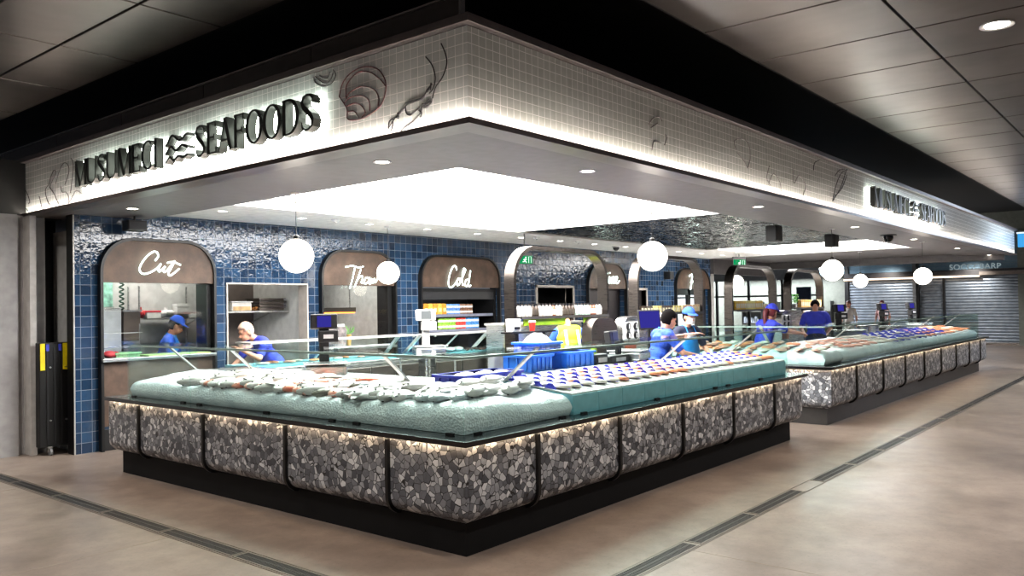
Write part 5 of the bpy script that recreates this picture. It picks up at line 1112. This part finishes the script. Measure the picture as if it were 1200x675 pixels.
# ------------------------------------------------------------------ people
def remesh(mb, name, m, root, voxel=.012, smooth=6, label=None):
    me = bpy.data.meshes.new(name+'_source'); me.from_pydata([tuple(v) for v in mb.v], [], mb.f)
    b = bmesh.new(); b.from_mesh(me); bmesh.ops.recalc_face_normals(b, faces=b.faces); b.to_mesh(me); b.free()
    o = bpy.data.objects.new(name, me); COL.objects.link(o)
    r = o.modifiers.new('r', 'REMESH'); r.mode = 'VOXEL'; r.voxel_size = voxel
    s = o.modifiers.new('s', 'SMOOTH'); s.factor = .5; s.iterations = smooth
    dg = bpy.context.evaluated_depsgraph_get(); ev = o.evaluated_get(dg)
    nm = bpy.data.meshes.new_from_object(ev); o.modifiers.clear(); o.data = nm; bpy.data.meshes.remove(me); nm.name = name
    for p in nm.polygons: p.use_smooth = True
    nm.materials.clear(); nm.materials.append(m); o.parent = root
    if label: o['label'] = label
    return o
def person(label, loc, rz, lean=0, hands=((-.25, .2, .95), (.25, .2, .95)), look=(0, 0), shirt=BLUEC, skin=SKIN, hair=HAIR, cap=None, mask=False, apron=None, vest=None, ponytail=None, height=1.0, stretch_neck=0, trousers=NAVY, visor=True, side=0, voxel=.012):
    t = thing('person', label, 'person', loc, rz); t.scale = (height,)*3
    R = Matrix.Translation((0, 0, .95)) @ Matrix.Rotation(-lean, 4, 'X') @ Matrix.Rotation(side, 4, 'Y') @ Matrix.Translation((0, 0, -.95))
    B = lambda x, y, z: R @ Vector((x, y, z))
    neck = B(0, -.01, 1.44); hc = B(0, .03, 1.60)
    HR = Matrix.Translation(hc) @ (R.to_3x3().to_4x4() if False else Matrix.Rotation(-lean*.75+look[1], 4, 'X').to_3x3().to_4x4()) @ Matrix.Rotation(look[0], 4, 'Z')
    Hd = lambda x, y, z: HR @ Vector((x, y, z))
    H3 = HR.to_3x3().to_4x4(); T3 = R.to_3x3().to_4x4()
    b = MB(); sh = MB(); tr = MB()
    # head
    b.ell(Hd(0, -.012, .025), (.074, .094, .105), 18, 12, H3).ell(Hd(0, .028, -.05), (.056, .064, .062), 14, 10, H3).ell(Hd(0, .052, -.088), (.028, .026, .02), 10, 8, H3)
    b.cap(Hd(0, .082, .0), Hd(0, .104, -.03), .010, .015).ell(Hd(0, .075, .028), (.05, .016, .012), 10, 8, H3).ell(Hd(0, .083, -.062), (.024, .010, .010), 10, 6, H3)
    for s in (-1, 1): b.ell(Hd(s*.078, -.005, -.005), (.012, .022, .034), 8, 8, H3)
    b.cap(neck - (neck-hc)*-.15, Hd(0, -.015, -.03), .056, .052)
    # trunk
    for mbx, e in ((b, 0), (sh, .016)):
        mbx.ell(B(0, 0, 1.0), (.165+e, .115+e, .14), 16, 10, T3).ell(B(0, .005, 1.14), (.15+e, .108+e, .16), 16, 10, T3).ell(B(0, .0, 1.29), (.172+e, .112+e, .15), 16, 10, T3).cap(B(-.15, -.01, 1.40), B(.15, -.01, 1.40), .058+e, .058+e)
    # legs
    for s in (-1, 1):
        hip = Vector((s*.095, 0, .92)); kn = Vector((s*.105, .02, .50)); an = Vector((s*.11, -.02, .09))
        b.cap(hip, kn, .085, .056).cap(kn, an, .056, .038).cap(an, (s*.115, .12, .035), .038, .03)
        tr.cap(hip, kn, .10, .075).cap(kn, an+Vector((0, 0, .03)), .075, .062)
    tr.ell((0, -.01, .95), (.175, .125, .12), 16, 10)
    # arms: two-bone reach to each hand
    fing = []
    for s, hd in zip((-1, 1), hands):
        shd = B(s*.185, -.01, 1.385); hd = Vector(hd); a1, a2 = .285, .25
        d = hd-shd; L = min(d.length, a1+a2-.01); d = d.normalized(); hd = shd+d*L
        ca = (a1*a1+L*L-a2*a2)/(2*a1*L); pole = Vector((s*.6, -.2, -.8)); pole = (pole-d*pole.dot(d)).normalized()
        el = shd+d*(a1*ca)+pole*(a1*math.sqrt(max(0, 1-ca*ca)))
        b.cap(shd, el, .050, .040).cap(el, hd, .040, .027)
        sh.cap(shd, shd+(el-shd)*.72, .066, .058)
        # hand: palm, four bent fingers, thumb
        f = (hd-el).normalized(); dn = Vector((0, 0, -1)); dn = (dn-f*dn.dot(f)); dn = dn.normalized() if dn.length > .1 else Vector((0, 1, 0)); lat = f.cross(dn)
        q = Matrix((lat, f, -dn)).transposed().to_4x4()
        b.ell(hd+f*.045, (.042, .055, .017), 12, 8, q)
        for k, ln in enumerate((.060, .072, .068, .052)):
            p0 = hd+f*.085+lat*((k-1.5)*.0235); p1 = p0+f*ln*.55+dn*.008; p2 = p1+f*ln*.35+dn*ln*.38
            b.cap(p0, p1, .0095, .009, 8).cap(p1, p2, .009, .0078, 8)
        th = -lat*s; p0 = hd+f*.02+th*.035; p1 = p0+f*.035+th*.028+dn*.01; b.cap(p0, p1, .012, .011, 8).cap(p1, p1+f*.03+dn*.008, .011, .009, 8)
    remesh(b, 'body', skin, t, voxel)
    remesh(sh, 'shirt', shirt, t, voxel)
    remesh(tr, 'trousers', trousers, t, voxel)
    for s in (-1, 1):
        m = MB(); m.ell((s*.115, .05, .038), (.05, .14, .038), 14, 8); m.box(s*.115-.045, -.08, .0, s*.115+.045, .18, .02); m.build('shoe', BLACKP, t, local=True, smooth=50)
    # face
    for s in (-1, 1): MB().ell(Hd(s*.032, .078, .012), (.013, .010, .008), 10, 8, H3).build('eye', mat('eye_dark', (40, 32, 30), .3), t, local=True, smooth=60)
    if mask:
        m = MB().grid(15, 9, lambda u, v: Hd(.078*math.sin((u-.5)*2.2), -.005+.106*math.cos((u-.5)*2.2)*(1-.1*abs(v-.4)), -.092+.095*v)); o = m.build('face_mask', WPL, t, local=True, smooth=60, fix=False); so = o.modifiers.new('thick', 'SOLIDIFY'); so.thickness = .004
    else: MB().ell(Hd(0, .092, -.063), (.022, .006, .005), 10, 6, H3).build('mouth', mat('lips', (168, 96, 88), .5), t, local=True, smooth=60)
    # hair: shell over crown and back
    def shell(rx, ry, rz_, keep, name, m, th=.008):
        g = MB(); g.ell((0, -.014, .028), (rx, ry, rz_), 22, 16); q = MB(); q.v = [Hd(*v) for v in g.v]; q.f = [f for f in g.f if keep(sum((g.v[i] for i in f), Vector())/len(f))]
        used = sorted({i for f in q.f for i in f}); mp = {i: k for k, i in enumerate(used)}; q.v = [q.v[i] for i in used]; q.f = [tuple(mp[i] for i in f) for f in q.f]
        o = q.build(name, m, t, local=True, smooth=60); so = o.modifiers.new('thick', 'SOLIDIFY'); so.thickness = th; so.offset = 1; return o
    shell(.079, .099, .110, lambda c: c.z > .075 or (c.y < -.02 and c.z > -.06) or (c.y < .03 and c.z > .03), 'hair', hair)
    if ponytail:
        MB().tube(cat_rom([Hd(0, -.10, .03), Hd(.0, -.155, .0), Hd(.01, -.16, -.12), Hd(.02, -.13, -.25), Hd(.02, -.12, -.33)], 4), [.02, .03, .036, .038, .038, .038, .036, .034, .032, .03, .03, .028, .026, .022, .018, .012, .008], 10).build('ponytail', ponytail, t, local=True, smooth=60)
    if cap:
        o = shell(.090, .112, .128, lambda c: c.z > .055, 'cap', cap, .006)
        if visor:
            m = MB().grid(11, 6, lambda u, v: Hd(.088*math.sin((u-.5)*2.4)*(1+.05*v), -.014+.11*math.cos((u-.5)*2.4)+.075*v*math.cos((u-.5)*1.6), .072-.018*v-.012*abs(u-.5)*v)); o2 = m.build('visor', cap, o, local=True, smooth=60, fix=False); so = o2.modifiers.new('thick', 'SOLIDIFY'); so.thickness = .005
    if apron:
        m = MB().grid(13, 16, lambda u, v: (B((u-.5)*(.22+.16*min(1, (1-v)*1.6)), .135-.28*(u-.5)**2, .95+.42*v) if True else 0) if v > .0 else Vector(((u-.5)*.40, .145-.28*(u-.5)**2, .95)))
        m.grid(13, 8, lambda u, v: Vector(((u-.5)*.40, .15-.28*(u-.5)**2+.01*v, .95-.38*v)))
        o = m.build('apron', apron, t, local=True, smooth=60, fix=False); so = o.modifiers.new('thick', 'SOLIDIFY'); so.thickness = .006
        MB().tube([B(-.08, .12, 1.36), B(-.075, .05, 1.46), B(-.04, -.07, 1.47), B(.04, -.07, 1.47), B(.075, .05, 1.46), B(.08, .12, 1.36)], .008, 6).build('strap', apron, o, local=True)
    if vest:
        m = MB(); e = .042
        m.ell(B(0, 0, 1.02), (.165+e, .115+e, .13), 18, 10, T3).ell(B(0, .005, 1.14), (.152+e, .108+e, .16), 18, 10, T3).ell(B(0, 0, 1.29), (.165+e, .112+e, .145), 18, 10, T3).cap(B(-.13, -.01, 1.395), B(.13, -.01, 1.395), .092, .092)
        o = remesh(m, 'vest', vest, t, voxel)
        for s in (-1, 1): MB().bar(B(s*.10, -.168, 1.10), B(s*.10, -.158, 1.36), .045, .006, T3 @ Vector((0, -1, 0))).build('reflective_tape', mat('silver_tape', (190, 194, 190), .3, .5), o, local=True)
        MB().bar(B(-.15, -.160, 1.08), B(.15, -.160, 1.08), .05, .006, T3 @ Vector((0, -1, 0))).build('reflective_tape', mat('silver_tape', (190, 194, 190), .3, .5), o, local=True)
    return t
def yaw_to(p, q): return math.atan2(-(q[0]-p[0]), q[1]-p[1])
person('person in blue cap and shirt looking down behind the Cut window', (1.72, 7.35, 0), -2.2, .28, ((-.15, .42, 1.16), (.2, .40, 1.17)), (0, -.25), BLUEC, DSKIN, HAIR, BLUEC, apron=TEAL, height=.965)
person('person bending low in violet-blue shirt before the plain hatch', (2.66, 6.0, 0), 1.5, .72, ((-.2, .62, 1.2), (.2, .62, .9)), (0, .2), BLUEP, SKIN, mat('fair_hair', (214, 180, 160), .6), None, height=1.0)
person('person in yellow hi-vis vest seen from behind, beyond the blue crates', (6.2, 3.55, 0), -.62, .34, ((-.26, .50, 1.12), (.2, .48, 1.1)), (0, -.75), BLUEC, SKIN, HAIR, None, vest=HIVIS, height=.965)
person('person with short dark hair and blue striped shirt reaching over the trays', (5.02, 1.45, 0), -2.15, .30, ((-.12, .80, 1.36), (.22, .50, 1.10)), (.1, .0), mat('blue_polo', (44, 82, 196), .8, var=.45, vscale=16), SKIN, HAIR, None, apron=TEAL, height=.965, voxel=.009)
person('person in blue cap, white face mask and bright blue apron facing us', (6.62, 1.85, 0), 2.75, .08, ((-.22, .3, 1.02), (.24, .32, 1.05)), (0, -.1), NAVY, SKIN, HAIR, BLUEC, mask=True, apron=TEAL, height=.95)
person('person with red ponytail and blue cap reaching right by the far counter', (8.76, 1.65, 0), -2.1, .34, ((-.1, .75, 1.25), (.2, .7, 1.2)), (.2, .05), BLUEP, SKIN, DKRED, BLUEP, ponytail=DKRED, apron=mat('pale_print_apron', (150, 150, 210), .7, var=.5, vscale=20), height=.99)
person('person in violet-blue shirt leaning over, seen from behind, right of the ponytail server', (12.5, 2.05, 0), -1.2, .42, ((-.2, .5, 1.0), (.2, .5, 1.0)), (0, -.9), BLUEP, SKIN, HAIR, None, height=1.06)
person('person in pale clothes walking before the shutters, left one', (28.2, 6.25, 0), 1.4, .03, ((-.3, .05, .85), (.3, .05, .85)), (0, 0), CREAM, SKIN, DKRED, None, height=1.0, trousers=CREAM)
person('person in pale pink clothes walking before the shutters, right one', (28.2, 5.05, 0), 1.2, .03, ((-.3, .05, .85), (.3, .05, .85)), (0, 0), PINK, SKIN, DKRED, None, height=1.0, trousers=GREY)

# ------------------------------------------------------------------ far end of the hall: roller shutters, shopfront
def shutter(name, y0, y1, z1):
    m = MB(); n = int(z1/.11)
    for i in range(n):
        z = z1*i/n; h = z1/n
        vs = []
        for zz, d in ((0, 0), (.18, .016), (.5, .022), (.82, .016), (1, 0)): vs += [(31-d, y0, z+zz*h), (31-d, y1, z+zz*h)]
        m.add(vs, [(2*k, 2*k+1, 2*k+3, 2*k+2) for k in range(4)])
    m.box(31.0, y0, 0, 31.03, y1, z1)
    o = m.build(name, SHUT, fix=False); o['kind'] = 'structure'
    MB().box(30.95, y0, 0, 31.0, y1, .1).build('bottom_bar', DSTEEL, o, local=True)
for i, (y0, y1) in enumerate(((1.1, 3.5), (3.58, 4.42), (4.62, 7.1))): shutter(f'door_{4+i}', y0, y1, 2.62)
PIER = mat('greenish_grey_pier', (116, 120, 112), .5)
struct('wall_far', MB().box(31.05, -12, 0, 31.3, 14, 5).box(30.8, -1.2, 0, 31.05, 1.08, 4.2), PIER)
struct('trim_13', MB().box(30.85, 3.5, 0, 31.05, 3.58, 2.8).box(30.8, 4.42, 0, 31.05, 4.5, 4.2).box(30.9, 7.1, 0, 31.05, 7.25, 3.4), BLACK)
struct('trim_14', MB().box(30.75, 4.5, 0, 31.05, 4.62, 4.2), mat('column_grey', (92, 94, 96), .5))
cl = MB()
for i in range(14): cl.box(30.98, 1.08, 2.86+.1*i, 31.05, 12, 2.86+.1*i+.09)
struct('wall_far_cladding', cl, mat('blue_grey_cladding', (106, 134, 152), .4, .3))
struct('trim_15', MB().box(30.7, -1.2, 2.76, 31.05, 12, 2.84).box(30.72, 1.1, 2.62, 31.0, 7.2, 2.76), mat('dark_head_rail', (46, 44, 46), .4, .3))
struct('trim_16', MB().box(30.68, -1.2, 2.62, 30.72, 2.3, 2.75), mat('taupe_head_rail', (140, 128, 118), .5))
tag(MB().box(30.64, 2.3, 2.56, 30.73, 7.2, 2.62).build('strip_light', emit('warm_rail_light', (255, 226, 196), 3.5)), 'long warm light rail in front of the roller shutters', 'strip light')
for y in (2.6, 5.6):
    ld = bpy.data.lights.new('shutter_wash', 'SPOT'); ld.energy = 260; ld.spot_size = 1.5; ld.spot_blend = .8; ld.shadow_soft_size = .15; ld.color = (1, .95, .88)
    lo = bpy.data.objects.new('shutter_wash', ld); COL.objects.link(lo); lo.location = (29.5, y, 3.1); lo.rotation_euler = (0, .95, 0) if False else (Vector((1.5, 0, -1.4)).to_track_quat('-Z', 'Y').to_euler())
t = thing('wall_sign', 'faint white letters on the blue-grey cladding over the shutters', 'sign', (30.97, 2.6, 2.9))
fc = bpy.data.curves.new('letters', 'FONT'); fc.body = 'SOCCCBARP'; fc.size = .29; fc.extrude = .015; fc.space_character = 1.05
fo = bpy.data.objects.new('letters', fc); COL.objects.link(fo)
dg = bpy.context.evaluated_depsgraph_get(); lm = bpy.data.meshes.new_from_object(fo.evaluated_get(dg)); bpy.data.objects.remove(fo)
lo = bpy.data.objects.new('letters', lm); COL.objects.link(lo); lm.materials.append(emit('faint_letter', (206, 224, 228), .4)); lo.parent = t; lo.rotation_euler = (PI/2, 0, -PI/2); lo.location = (-.03, .75, -.045)
# shopfront beyond, left of the shutters
struct('wall_shop_rear', MB().box(34.5, 7.2, 0, 34.6, 20, 4), mat('shop_white', (214, 222, 226), .5))
struct('wall_shop_head', MB().box(27.9, 7.3, 2.62, 28.1, 20, 4.2), mat('shop_head', (120, 128, 136), .5))
sf = MB()
for y in (7.3, 8.7, 10.1, 11.5, 12.9): sf.box(27.95, y, 0, 28.05, y+.09, 2.62)
sf.box(27.95, 7.3, 1.95, 28.05, 14, 2.02)
struct('trim_17', sf, BLACKP)
tag(MB().box(28.6, 7.6, 3.05, 33.8, 16, 3.1).build('light_panel', emit('shop_light', (245, 250, 255), 26)), 'bright ceiling light inside the white shop beyond the stall', 'ceiling light')
struct('window_3', MB().box(27.99, 7.3, 0, 28.0, 14, 2.62), CLEAR)
for i, y in enumerate((8.2, 9.6, 11.2)):
    t = thing('shelving_unit', f'dark goods shelving in the white shop beyond the stall, {ORD[i]} from the right', 'shelf unit', (31, y, 0))
    for z in (.3, .8, 1.3): MB().box(30.7, y-.45, z, 31.2, y+.45, z+.03).build('shelf', DSTEEL, t)
    for a in (-.45, .43): MB().box(30.7, y+a, 0, 31.2, y+a+.03, 1.75).build('side_panel', BLACKP, t)
    g = MB()
    for k in range(8): g.box(30.72, y-.4+.1*k, .83, 30.9, y-.32+.1*k, .83+.12+.2*((k*7) % 5)/5)
    g.build('goods', mat('mixed_goods', (110, 116, 124), .5, var=.8, vscale=5), t)
t = thing('poster_board', 'dark blue banner at the left of the roller shutters', 'sign', (27.5, 7.0, 0)); MB().box(27.5, 7.45, .1, 27.55, 8.0, 2.3).build('board', mat('deep_blue_board', (28, 44, 72), .4), t); MB().box(27.45, 7.4, 0, 27.6, 8.05, .1).build('base', BLACKP, t)
t = thing('blue_sign', 'glowing pale blue box sign at the far right end of the fascia', 'sign', (22.9, -.4, 3.3))
MB().box(22.6, -.9, 3.15, 22.8, -.06, 3.52).build('sign_face', emit('sign_blue', (70, 170, 240), 1.0), t); MB().box(22.58, -.92, 3.52, 22.82, -.04, 3.56).build('top_edge', emit('sign_white', (230, 245, 255), 1.2), t); MB().box(22.58, -.92, 2.3, 22.82, -.5, 3.15).build('post', mat('sign_post_grey', (70, 84, 92), .5), t)
# bluish fill light without a fitting, added to whiten the far fascia end
ld = bpy.data.lights.new('fascia_end_fill', 'AREA'); ld.size = 1.2; ld.energy = 220; ld.color = (.72, .84, 1)
lo = bpy.data.objects.new('fascia_end_fill', ld); COL.objects.link(lo); lo.location = (20.0, -2.6, 3.9); lo.rotation_euler = Vector((-.4, 2.4, -.75)).to_track_quat('-Z', 'Y').to_euler()

# ------------------------------------------------------------------ world and view
W = bpy.data.worlds.new('world'); S.world = W; W.use_nodes = True
W.node_tree.nodes['Background'].inputs[0].default_value = (.80, .86, 1, 1); W.node_tree.nodes['Background'].inputs[1].default_value = WORLDS
S.view_settings.view_transform = 'Standard'; S.view_settings.look = 'None'; S.view_settings.gamma = 1; S.view_settings.use_curve_mapping = False
S.view_settings.exposure = EXPO
S.cycles.use_denoising = True; S.cycles.max_bounces = 10; S.cycles.diffuse_bounces = 4; S.cycles.glossy_bounces = 4; S.cycles.transparent_max_bounces = 32; S.cycles.sample_clamp_indirect = 8; S.cycles.caustics_reflective = False; S.cycles.caustics_refractive = False
